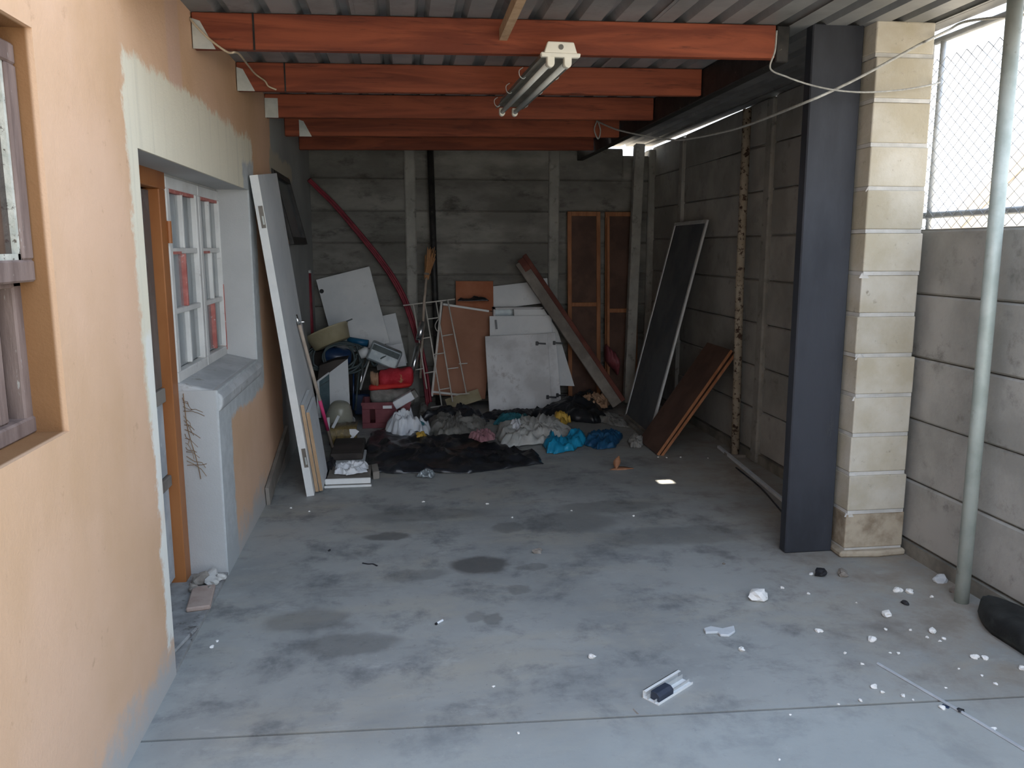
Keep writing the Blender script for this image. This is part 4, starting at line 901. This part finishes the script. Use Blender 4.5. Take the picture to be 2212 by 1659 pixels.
# brown hardboard panel with pale frame strips
t = thing('framed_hardboard', 'brown hardboard panel with white frame strips behind the cream grille', 'board', (0.559, 8.100, 0.091))
f = [(0.269, 8.100, 0.136), (0.810, 8.100, 0.075), (0.914, 8.240, 0.951), (0.401, 8.240, 1.022)]
MB().prism(f, (0, .012, 0)).build('panel', 'hardboard', t)
MB().bar(Vector((0.386, 8.225, 1.061)), Vector((0.268, 8.085, 0.120)), .02, .022, (0, 1, 0)).build('frame_strip', 'gridpaint', t)
MB().bar(Vector((0.400, 8.225, 1.037)), Vector((0.865, 8.225, 0.962)), .02, .018, (0, 1, 0)).build('frame_strip', 'wpaint', t)
MB().bar(Vector((0.274, 8.085, 0.167)), Vector((0.629, 8.085, 0.116)), .02, .016, (0, 1, 0)).build('frame_strip', 'wpaint', t)
board('orange_board', (0.534, 8.280, 0.962), (0.919, 8.280, 0.958), (0.526, 8.330, 1.265), .014, 'orangeboard', 'orange-brown board behind the framed hardboard, leaning on back wall')
o = crumple('dark_rag', [(.55, 8.12), (.85, 8.12), (.85, 8.24), (.55, 8.24)], .03, 'blackdust', None, None, z0=1.07, seed=9); tag(o, 'dark rag draped on top of the framed hardboard', 'cloth')
board('olive_board', (0.420, 7.900, 0.014), (0.753, 7.900, 0.114), (0.460, 8.020, 0.118), .014, 'tan_plastic', 'small dark olive board under the cream grille')

# ---- white cupboard fronts stack ---------------------------------------------------------------
board('white_board', (0.921, 8.300, 0.975), (1.433, 8.300, 1.032), (0.859, 8.335, 1.201), .016, 'white', 'plain white board at the back of the stack, cut across by the timber')
board('white_board', (1.329, 8.320, 1.104), (1.504, 8.320, 1.121), (1.283, 8.340, 1.270), .014, 'white', 'small white corner of board showing right of the diagonal timber')
t = thing('open_drawer', 'white drawer box standing on end showing its hollow inside', 'drawer', (1.167, 8.200, 0.734))
a0, a1 = Vector((0.904, 8.160, 0.741)), Vector((1.429, 8.160, 0.772)); z_t = (0.910, 8.200, 1.002)[2]
MB().box((a0.x, 8.15, .55), (a0.x + .02, 8.27, z_t)).build('side', 'white2', t)
MB().box((a1.x - .02, 8.15, .55), (a1.x, 8.27, z_t)).build('side', 'white2', t)
MB().box((a0.x, 8.15, z_t - .018), (a1.x, 8.27, z_t)).build('end', 'white2', t)
MB().box((a0.x + .02, 8.25, .55), (a1.x - .02, 8.262, z_t - .018)).build('bottom', 'tin', t)
MB().box((a0.x, 8.15, .53), (a1.x, 8.27, .55)).build('end', 'white2', t)
t = thing('cupboard_door', 'white cupboard door with black bar handle, middle of the stacked fronts', 'cupboard door', (0.853, 7.980, 0.011))
bl, br, tl = (0.860, 7.950, 0.016), (1.493, 7.950, 0.019), (0.798, 8.080, 0.923)
MB().slab(bl, br, tl, .018).build('panel', 'white', t, bevel=.002)
MB().bar(Vector((0.915, 8.045, 0.888)), Vector((0.923, 8.035, 0.796)), .018, .014, (0, 1, 0)).build('handle', 'black', t)
t = thing('cupboard_door', 'front-most smudged white cupboard door of the stack, two black hinges', 'cupboard door', (0.827, 7.860, 0.002))
bl, br, tl = (0.824, 7.840, 0.001), (1.454, 7.840, 0.022), (0.746, 7.980, 0.730)
pn = MB().slab(bl, br, tl, .018).build('panel', 'white2', t, bevel=.002)
def hinge(px, parent):
    p = Vector(px); MB().box((p.x - .028, p.y - .012, p.z - .018), (p.x - .002, p.y, p.z + .022)).build('hinge', 'black', parent, bevel=.003)
    MB().prism([(p.x, p.y - .010, p.z - .006), (p.x + .075, p.y - .010, p.z - .012), (p.x + .075, p.y - .010, p.z + .006), (p.x, p.y - .010, p.z + .010)], (0, .008, 0)).build('hinge', 'black', parent)
hinge((1.333, 7.955, 0.654), pn); hinge((1.427, 7.850, 0.125), pn)
t = thing('cupboard_door', 'smudged white cupboard door just behind the front-most, showing at its right', 'cupboard door', (0.985, 7.900, -0.001))
bl, br, tl = (0.927, 7.890, 0.008), (1.562, 7.890, 0.048), (0.917, 8.020, 0.719)
pn = MB().slab(bl, br, tl, .018).build('panel', 'white2', t, bevel=.002)
hinge((1.517, 8.005, 0.650), pn); hinge((1.535, 7.900, 0.132), pn)
t = thing('white_sheet', 'big white sheet with slanted right edge behind the stacked cupboard doors', 'board', (1.297, 8.100, 0.169))
f = [(1.146, 8.050, 0.229), (1.728, 8.050, 0.197), (1.558, 8.100, 0.762), (1.416, 8.120, 0.984), (1.108, 8.120, 0.987)]
MB().prism(f, (0, .014, 0)).build('panel', 'white', t)

# ---- diagonal timber -----------------------------------------------------------------------------
p, q = Vector((2.101, 7.700, 0.070)), Vector((1.184, 8.100, 1.463)); d_ = (q - p).normalized()
side = Vector((d_.z, 0, -d_.x)).normalized(); nn = side.cross(d_).normalized()
if nn.y > 0: nn = -nn
t = thing('diagonal_timber', 'heavy grey timber with red upper face leaning diagonally across the white boards', 'timber', tuple(p))
MB().obox(p - side * .075, d_ * (q - p).length, side * .105, nn * .06).build('body', 'greytimber', t, bevel=.004)
MB().obox(p + side * .0305, d_ * (q - p).length * 1.02, side * .045, nn * .058).build('red_face', 'redtimber', t, bevel=.004)
MB().obox(q - side * .035 - d_ * .12, d_ * .14, side * .065, nn * .061).build('red_end', 'redtimber', t, bevel=.003)

# ---- brown framed screens by the back right corner --------------------------------------------------
def screen_frame(x0, x1, yb, yt, ht, label, mid, low_solid):
    t = thing('timber_screen', label, 'screen door', ((x0 + x1) / 2, yb, 0))
    def P(x, z, dy=0): return Vector((x, yb + (yt - yb) * z / ht + dy, z))
    w_ = .042
    for (a, b) in ((x0, x0 + w_), (x1 - w_, x1)): MB().slab(P(a, 0), P(b, 0), P(a, ht), .03).build('stile', 'frametimber', t, bevel=.003)
    for (c0, c1) in ((0, .06), (ht - .045, ht), (mid - .02, mid + .022)): MB().slab(P(x0 + w_, c0), P(x1 - w_, c0), P(x0 + w_, c1), .028).build('rail', 'frametimber', t, bevel=.003)
    MB().slab(P(x0 + w_, .06, .012), P(x1 - w_, .06, .012), P(x0 + w_, mid - .02, .012), .006).build('lower_panel', 'hardboard' if low_solid else 'darkpanel', t)
    MB().slab(P(x0 + w_, mid + .022, .012), P(x1 - w_, mid + .022, .012), P(x0 + w_, ht - .045, .012), .006).build('upper_panel', 'darkpanel', t)
screen_frame(1.685, 2.03, 8.14, 8.30, 1.965, 'brown timber screen door frame, left one leaning at back wall', 1.02, False)
screen_frame(2.09, 2.44, 8.20, 8.33, 1.965, 'brown timber screen door frame, right one half hidden by the leaning pole', .95, False)
o = MB().slab((2.087, 8.100, 0.175), (2.112, 8.100, 0.175), (2.030, 8.240, 1.903), .02).build('timber_strip', 'frametimber'); tag(o, 'thin brown timber strip standing between the two screen door frames', 'strip')
o = roll('maroon_bundle', (2.055, 8.080, 0.542), (2.191, 8.080, 0.395), .09, .10, 'maroon', None, 4, 1.0); tag(o, 'dark maroon cloth bundle at foot of the right screen door', 'cloth')
# leaning grey pole in the corner
p, q = Vector((2.29, 8.02, 0)), Vector((2.405, 8.240, 2.630))
t = thing('leaning_pole', 'square grey concrete pole leaning in the back right corner', 'pole', tuple(p))
MB().bar(p + (q - p) * .004, q, .10, .09, (0, 1, 0)).build('shaft', 'post', t, bevel=.008)

# ---- aluminium fly screen on the right wall --------------------------------------------------------
t = thing('fly_screen', 'tall aluminium-framed grey fly screen leaning against the right wall', 'fly screen', (2.07, 7.0, 0))
bl, br, tl = Vector((2.09, 7.44, .0)), Vector((2.06, 6.54, .0)), Vector((2.525, 7.42, 1.83))
w = br - bl; u = tl - bl; u = u - w * (u.dot(w) / w.dot(w)); W_, U_ = w.length, u.length; w.normalize(); u.normalize(); nn = w.cross(u).normalized()
def sb(a, b, c, d, th, name, mat, off=0): return MB().obox(bl + w * a + u * c - nn * off, w * (b - a), u * (d - c), -nn * th).build(name, mat, t, bevel=.002 if th > .01 else 0)
sb(0, .032, 0, U_, .018, 'frame_stile', 'alu'); sb(W_ - .032, W_, 0, U_, .018, 'frame_stile', 'alu'); sb(.032, W_ - .032, U_ - .03, U_, .018, 'frame_rail', 'alu'); sb(.032, W_ - .032, 0, .03, .018, 'frame_rail', 'greytimber')
sb(.032, W_ - .032, .03, U_ - .03, .002, 'screen_mesh', 'screen', .008)
board('grey_sheet', (2.20, 7.72, .002), (2.16, 7.15, .002), (2.53, 7.72, 1.16), .012, 'greytimber', 'grey board leaning behind the left edge of the fly screen')
o = MB().bar(Vector((2.044, 7.413, 0.000)) + Vector((0, 0, .012)), Vector((2.016, 6.492, 0.000)) + Vector((0, 0, .012)), .03, .02).build('floor_batten', 'greytimber'); tag(o, 'grey batten lying on floor along the foot of the fly screen', 'batten')

# ---- twin brown boards leaning at the right wall ----------------------------------------------------
for i, (dz, lab) in enumerate(((.05, 'upper of two brown boards leaning at the rusty pipe'), (.0, 'lower of two brown boards leaning at the rusty pipe'))):
    t = thing('brown_board', lab, 'board', (1.95, 6.1, 0))
    sh = Vector((-.032, 0, .024)) * (1 if i == 0 else 0)
    bl, br, tl = Vector((1.965, 6.42, .004)) + sh, Vector((1.965, 5.93, .004)) + sh, Vector((2.53, 6.42, .80)) + sh
    if i == 0: bl.z = br.z = .012
    MB().slab(bl, br, tl, .022).build('panel', 'darkpanel', t)
    uu = (tl - bl); MB().slab(br + Vector((0, .002, .0)), br + Vector((0, -.003, 0)), br + uu + Vector((0, .002, 0)), .022).build('edge', 'frametimber', t)
o = MB().bar(Vector((2.34, 6.62, .005)), Vector((2.42, 6.60, .53)), .08, .02).build('wood_scrap', 'cardgrey'); tag(o, 'pale scrap of board poking out behind the twin brown boards', 'board')
# white strip on floor
t = thing('floor_strip', 'thin pale metal strip lying on floor from rusty pipe to dark post', 'strip', (2.45, 5.4, 0))
MB().bar((2.505, 6.10, .012), (2.36, 4.55, .012), .022, .02).build('bar', 'cardgrey', t)
rope('floor_cable', [(2.40, 5.5, .006), (2.36, 5.0, .006), (2.27, 4.5, .006), (2.22, 4.2, .006)], .006, 'black', 'thin black cable on the floor beside the pale metal strip', 'cable')

# ---- rubbish on the floor -----------------------------------------------------------------------------
crumple('black_tarp', [(-0.304, 5.977), (-0.260, 5.728), (-0.095, 5.682), (0.169, 5.671), (0.431, 5.611), (0.710, 5.698), (1.009, 5.800), (1.026, 6.047), (0.843, 6.173), (0.727, 6.804), (0.482, 6.749), (0.207, 6.786), (0.014, 7.175), (-0.151, 7.198), (-0.307, 6.978), (-0.339, 6.376)], .022, 'blackdust', 'large crumpled black plastic sheet spread on the floor', 'plastic sheet', seed=1, scale=5.5, amp=.045, rings=26, seg=160, flat=6, edge=.02)
crumple('white_bag', [(-0.195, 6.927), (-0.158, 7.123), (-0.069, 7.148), (0.075, 7.129), (0.222, 6.979), (0.167, 6.740), (0.049, 6.705), (-0.067, 6.823)], .17, 'bagwhite', 'crumpled white plastic bag in front of the maroon crate', 'bag', seed=2, scale=9, amp=.09)
crumple('teal_wrapper', [(0.044, 6.931), (0.117, 7.162), (0.193, 6.965), (0.169, 6.809)], .10, 'teal', 'teal printed wrapper on the right of the white bag', 'wrapper', seed=4, scale=12, amp=.05)
crumple('yellow_wrapper', [(0.065, 6.720), (0.109, 6.782), (0.190, 6.737), (0.155, 6.608), (0.086, 6.617)], .05, 'yellow', 'yellow wrapper under the edge of the white bag', 'wrapper', seed=5, scale=12, amp=.03)
crumple('grey_rags', [(0.234, 7.549), (0.502, 7.620), (0.734, 7.275), (0.656, 6.903), (0.437, 6.670), (0.261, 6.660), (0.196, 7.057)], .09, 'raggrey', 'heap of dirty grey rags behind the black plastic sheet', 'cloth', seed=7, scale=8, amp=.06)
crumple('dark_sack', [(0.122, 7.418), (0.372, 7.681), (0.726, 7.634), (0.762, 7.332), (0.438, 7.315)], .16, 'blackdust', 'dark crumpled sack below the cream grille', 'sack', seed=8, scale=7, amp=.05)
crumple('clear_bag', [(0.749, 6.713), (0.850, 7.160), (1.082, 7.289), (1.388, 7.289), (1.471, 6.849), (1.369, 6.462), (1.145, 6.410), (0.907, 6.363), (0.789, 6.332)], .06, 'bagclear', 'milky plastic bag heap beside the bright blue bag', 'bag', seed=9, scale=7, amp=.07, rings=12)
crumple('white_tissue', [(0.870, 6.820), (0.962, 7.048), (1.023, 6.946), (0.953, 6.686)], .07, 'paper', 'small ball of white paper on left of milky bag', 'paper', seed=10, scale=14, amp=.05, z0=.02)
crumple('yellow_bag', [(1.309, 7.098), (1.417, 7.327), (1.485, 7.075), (1.377, 6.898)], .07, 'yellow', 'yellow wrapper on top of the milky bag', 'wrapper', seed=11, scale=12, amp=.05, z0=.03)
crumple('blue_bag', [(1.121, 6.664), (1.229, 6.772), (1.216, 6.482), (1.309, 6.356), (1.510, 6.611), (1.485, 6.397), (1.324, 6.153), (1.159, 6.072), (1.099, 6.109)], .06, 'bagblue', 'bright blue crumpled plastic bag on floor', 'bag', seed=12, scale=9, amp=.07, rings=12)
crumple('navy_bag', [(1.448, 6.338), (1.541, 6.607), (1.759, 6.665), (1.835, 6.568), (1.680, 6.212), (1.517, 6.173)], .05, 'bagnavy', 'dull dark blue bag right of the bright blue one', 'bag', seed=13, scale=9, amp=.05)
crumple('teal_bag', [(0.796, 7.207), (0.859, 7.422), (1.013, 7.423), (1.190, 7.420), (1.115, 7.224), (0.891, 7.154)], .06, 'teal', 'flattened teal bag behind the milky bag', 'bag', seed=14, scale=9, amp=.04)
crumple('black_heap', [(1.195, 7.593), (1.423, 7.721), (1.714, 7.775), (1.932, 7.699), (1.950, 7.318), (1.745, 7.119), (1.474, 7.278), (1.233, 7.414)], .20, 'black', 'heap of black bags in front of the back right corner', 'bag', seed=15, scale=5, amp=.06, rings=12)
crumple('black_bag', [(1.62, 7.85), (1.75, 7.7), (2.05, 7.75), (2.12, 7.95), (1.95, 8.1), (1.7, 8.1)], .16, 'black', 'black bag lying under the diagonal timber', 'bag', seed=16, scale=6, amp=.05, rings=12)
crumple('black_rag', [(0.668, 7.490), (0.829, 7.755), (1.242, 7.745), (1.244, 7.477), (0.959, 7.347)], .05, 'black', 'flat black rag along the foot of the white doors', 'cloth', seed=17, scale=8, amp=.03)
crumple('paper_sack', [(1.708, 7.683), (1.825, 7.953), (1.931, 7.890), (2.035, 7.732), (1.933, 7.516), (1.755, 7.540)], .09, 'ragtan', 'torn tan paper sack on the black heap by the corner', 'sack', seed=18, scale=12, amp=.07, z0=.06)
crumple('grey_cardboard', [(1.690, 7.353), (1.905, 7.588), (2.037, 7.307), (1.993, 6.910), (1.852, 7.026)], .04, 'raggrey', 'flattened grey cardboard left of the fly screen foot', 'cardboard', seed=19, scale=8, amp=.03)
crumple('pink_cloth', [(0.492, 6.280), (0.567, 6.377), (0.714, 6.342), (0.690, 6.193), (0.580, 6.121)], .03, 'ragpink', 'small dusty pink cloth on the black plastic sheet', 'cloth', seed=20, scale=14, amp=.04, z0=.10)
crumple('grey_rag', [(1.829, 6.400), (1.933, 6.555), (1.971, 6.381), (1.884, 6.185), (1.799, 6.196)], .05, 'raggrey', 'pale grey rag at the near foot of the fly screen', 'cloth', seed=21, scale=14, amp=.03)
# dry leaf: two curled blades
t = thing('dry_leaf', 'curled dry brown leaf standing on the floor right of centre', 'leaf', (1.526, 5.563, 0.000))
def leafblade(a, b, c, mat, name):
    mb = MB(); a, b, c = V(a), V(b), V(c); n = 8
    for i in range(n + 1):
        f = i / n; p = a * (1 - f) + b * f + Vector((0, .02 * math.sin(f * 3.1), 0)); wd_ = (c - a) * math.sin(min(1, f * 1.05) * 3.0) * .55
        for s_ in (-1, 0, 1): mb.v.append(p + wd_ * s_ + Vector((0, .012 * abs(s_), 0)))
    for i in range(n):
        for k in range(2): mb.f.append((i * 3 + k, i * 3 + k + 1, (i + 1) * 3 + k + 1, (i + 1) * 3 + k))
    return mb.build(name, mat, t, smooth=True, solid=.002)
a = Vector((1.515, 5.565, 0.000)); leafblade(a, a + Vector((.02, .0, .105)), a + Vector((.045, -.02, .0)), 'leaf', 'upright_blade')
leafblade(a + Vector((-.05, -.01, .006)), a + Vector((.13, .0, .006)), a + Vector((-.05, .03, .02)), 'leaf', 'flat_blade')
# small foil by the tarp
crumple('foil_scrap', [(0.068, 5.564), (0.118, 5.629), (0.200, 5.618), (0.180, 5.526)], .012, 'tin', 'thin grey foil scrap on floor at near edge of black sheet', 'scrap', seed=22, scale=18, amp=.03)

# ---- aluminium profile with navy block ------------------------------------------------------------------
p, q = Vector((0.846, 2.576, 0.000)), Vector((1.017, 2.699, 0.000)); d_ = (q - p); Ln = d_.length; d_.normalize(); s_ = Vector((-d_.y, d_.x, 0))
t = thing('window_channel', 'short white aluminium channel with a navy block in it, on the near floor', 'channel', tuple(p))
def cp(a, b, c): return p + d_ * a + s_ * b + Vector((0, 0, c))
for (b0, b1, c0, c1, nm) in ((-.034, .036, .0, .003, 'web'), (.033, .036, .003, .030, 'flange'), (-.034, -.031, .003, .008, 'lip'), (-.018, -.0155, .003, .014, 'rib'), (.012, .0145, .003, .020, 'rib'), (.022, .036, .028, .030, 'flange_lip')):
    MB().obox(cp(0, b0, c0), d_ * Ln, s_ * (b1 - b0), Vector((0, 0, c1 - c0))).build(nm, 'alu' if nm == 'rib' else 'wpaint', t)
MB().prism([cp(.012, -.029, .003), cp(.012, .011, .003), cp(.012, .011, .034), cp(.012, -.016, .034), cp(.012, -.029, .024)], d_ * (Ln * .40)).build('block', 'bluebox', t, bevel=.0015)

# ---- plaster lumps ------------------------------------------------------------------------------------------
variants = [rock_mesh('plaster_lump', 'plaster', s_, 1, .85, .55, 2) for s_ in (1, 2, 3, 4)]
lumps = [(1.59, 3.34, .085, 'largest white plaster lump, alone on the floor before the dark post'),
         (1.76, 3.44, .022, 'tiny white crumb just beyond the largest plaster lump'),
         (2.285, 3.335, .052, 'white plaster lump, left of a touching pair near the block pier'),
         (2.325, 3.31, .045, 'white plaster lump, right of a touching pair near the block pier'),
         (2.08, 3.10, .055, 'flat oval white plaster flake midway between pier and wire'),
         (1.71, 3.00, .032, 'small white plaster flake, left of the middle row'),
         (1.89, 2.90, .045, 'notched white plaster flake in the middle of the scatter'),
         (1.32, 2.89, .030, 'small white plaster crumb below the pale grey card'),
         (2.18, 2.93, .042, 'rounded white plaster lump towards the black trough'),
         (2.21, 2.71, .035, 'white plaster lump, one of two close together near right edge'),
         (2.245, 2.70, .033, 'white plaster lump, right of the two close together near right edge'),
         (2.33, 2.60, .035, 'white plaster lump cut by the right edge of the view'),
         (2.31, 2.52, .032, 'white plaster lump nearest the right edge, lower one'),
         (1.69, 2.56, .030, 'white plaster crumb left of the thin grey wire'),
         (1.85, 2.40, .028, 'white plaster crumb touching the thin grey wire'),
         (.71, 2.91, .034, 'lone white plaster crumb left of the aluminium channel')]
for i, (x, y, s_, lab) in enumerate(lumps):
    s_ *= .88 if i else 1.1
    tag(inst('plaster_lump', variants[i % 4], (x, y, 0), None, (0, 0, i * 1.7), (s_, s_, s_)), lab, 'plaster lump', 'white plaster lumps on the floor')
random.seed(11)
crumbs = [(2.10, 2.96), (2.13, 2.89), (2.19, 2.87), (2.16, 2.85), (1.72, 2.81), (1.74, 2.72), (1.90, 2.79), (1.93, 2.78), (1.59, 2.48), (1.94, 2.26), (2.09, 2.64), (2.14, 2.58), (1.50, 2.47), (1.76, 2.49), (2.0, 2.98), (2.02, 3.24), (2.40, 3.25), (1.85, 3.36), (2.15, 2.52), (1.70, 2.52), (1.78, 2.46), (1.95, 2.52), (2.25, 2.45), (1.3, 2.43), (.35, 2.45), (.3, 2.75), (1.15, 2.2), (.62, 4.62), (1.0, 4.7), (-.8, 3.2), (-.79, 3.25), (-.72, 4.98), (-.6, 4.9), (1.93, 5.88), (1.99, 5.86), (2.3, 5.8), (2.1, 5.85), (.50, 4.9), (.10, 5.0), (1.35, 4.55)]
for i, (x, y) in enumerate(crumbs):
    s_ = random.uniform(.009, .02)
    tag(inst('plaster_crumb', variants[i % 4], (x, y, 0), None, (0, 0, i), (s_, s_, s_)), 'tiny white plaster crumb scattered on the concrete floor', 'plaster lump', 'tiny plaster crumbs')
for (x, y, s_, m_, lab, c_) in ((2.02, 3.56, .075, 'charcoal', 'black charcoal-like lump in front of the dark post', 'lump'), (2.13, 3.55, .07, 'stone', 'grey-brown stone lump in front of the block pier', 'stone'),
                       (2.235, 3.20, .04, 'charcoal', 'small dark stone below the pair of plaster lumps', 'stone'), (.68, 4.05, .055, 'stone', 'flat brown stone on the floor right of the oil stain', 'stone'),
                       (2.55, 3.30, .06, 'stone', 'grey stone at the foot of the pipe post', 'stone'), (2.56, 3.42, .08, 'cardgrey', 'torn grey scrap at the fence foot behind the pipe post', 'scrap'),
                       (1.975, 3.57, .025, 'plaster', 'small white crumb touching the black lump', 'plaster lump'), (1.90, 2.37, .03, 'charcoal', 'small dark chip beside the thin grey wire', 'stone'),
                       (-.42, 4.22, .02, 'charcoal', 'tiny black chip on floor left of the brown stain', 'stone'), (1.60, 3.76, .02, 'stone', 'tiny brown chip on floor before the dark post', 'stone')):
    me = rock_mesh('floor_lump', m_, x * 3, 1, .7, .5, 2); tag(inst('floor_lump', me, (x, y, 0), None, (0, 0, x * 5), (s_, s_, s_)), lab, c_)
# small flat card, cigarette stub, twig, wire
o = MB().prism([(1.232, 3.076, 0.000), (1.269, 3.092, 0.000), (1.310, 3.065, 0.000), (1.369, 3.083, 0.000), (1.354, 3.034, 0.000), (1.314, 3.002, 0.000), (1.280, 3.011, 0.000), (1.278, 3.036, 0.000), (1.226, 3.039, 0.000)], (0, 0, .012)).build('grey_card', 'cardgrey', bevel=.003); tag(o, 'flat pale grey torn card on floor below the largest plaster lump', 'card')
t = thing('cigarette_stub', 'white cigarette stub on the floor left of centre', 'cigarette stub', (0.127, 3.293, 0.000))
a, b = Vector((0.114, 3.282, 0.000)), Vector((0.140, 3.309, 0.000)); a.z = b.z = .005
MB().tube([a, b], .005, 8).build('paper', 'paper', t); MB().tube([a - (b - a) * .22, a], .0052, 8).build('burnt_end', 'charcoal', t)
o = MB().tube(bez([(-0.236, 4.020, 0.000), (-0.207, 4.003, 0.000), (-0.182, 4.000, 0.000), (-0.160, 3.972, -0.000)], 5), .005, 6).build('black_twig', 'charcoal'); tag(o, 'thin black twig on the floor left of the oil stain', 'twig')
o = MB().tube(bez([(0.771, 2.539, -0.000), (0.775, 2.521, 0.000), (0.779, 2.506, 0.000)], 4), .003, 6).build('dark_twig', 'stone'); tag(o, 'tiny dark twig on floor beside aluminium channel', 'twig')
o = MB().tube([(1.80, 2.715, .003), (1.86, 2.50, .003), (1.91, 2.32, .003), (1.975, 2.05, .003)], .006, 6).build('floor_wire', 'rail'); tag(o, 'thin straight grey wire lying across the floor joint at right', 'wire')
o = MB().tube([(1.863, 2.416, 0.000), (1.875, 2.397, 0.000)], .006, 6).build('blue_chip', 'navy'); tag(o, 'tiny navy plastic chip lying beside the grey wire', 'chip')
# black rubber trough along the fence
mb = MB(); n = 22; prof_ = [(0, .0), (-.15, .0), (-.165, .03), (-.155, .075), (-.12, .10), (-.05, .10), (0, .105)]
for i in range(n + 1):
    y = 3.10 - i * .055; k = min(1, (i + .25) / 4) ** .5
    for (x, z) in prof_: mb.v.append(Vector((2.565 + x * k + .006 * noise.noise(Vector((y * 4, x * 9, 0))), y, max(0, z * (.55 + .45 * k)))))
m_ = len(prof_)
for i in range(n):
    for j in range(m_ - 1): mb.f.append((i * m_ + j, i * m_ + j + 1, (i + 1) * m_ + j + 1, (i + 1) * m_ + j))
mb.f.append(tuple(range(m_))); mb.f.append(tuple(n * m_ + j for j in range(m_))[::-1])
tag(mb.build('rubber_trough', 'rubber', smooth=True), 'long low black rubber object lying along the foot of the panel fence', 'trough')

# ---- neighbour's house beyond the fence
t = thing('neighbour_house', 'neighbouring house with orange gable roof, paled by painted-in glare, beyond the mesh fence', 'house', (12, 11, -.1))
MB().prism([(9.5, 8.5, -.1), (9.5, 13.0, -.1), (9.5, 13.0, 1.9), (9.5, 10.75, 3.4), (9.5, 8.5, 1.9)], (6, 0, 0)).build('walls', 'farwall', t)
MB().prism([(9.2, 13.3, 1.72), (9.2, 10.75, 3.45), (9.2, 10.75, 3.6), (9.2, 13.4, 1.83)], (6.6, 0, 0)).build('roof_slope', 'tile', t)
MB().prism([(9.2, 8.2, 1.72), (9.2, 10.75, 3.45), (9.2, 10.75, 3.6), (9.2, 8.1, 1.83)], (6.6, 0, 0)).build('roof_slope', 'tile', t)

for o in bpy.data.objects:
    if '_w' in o: del o['_w']
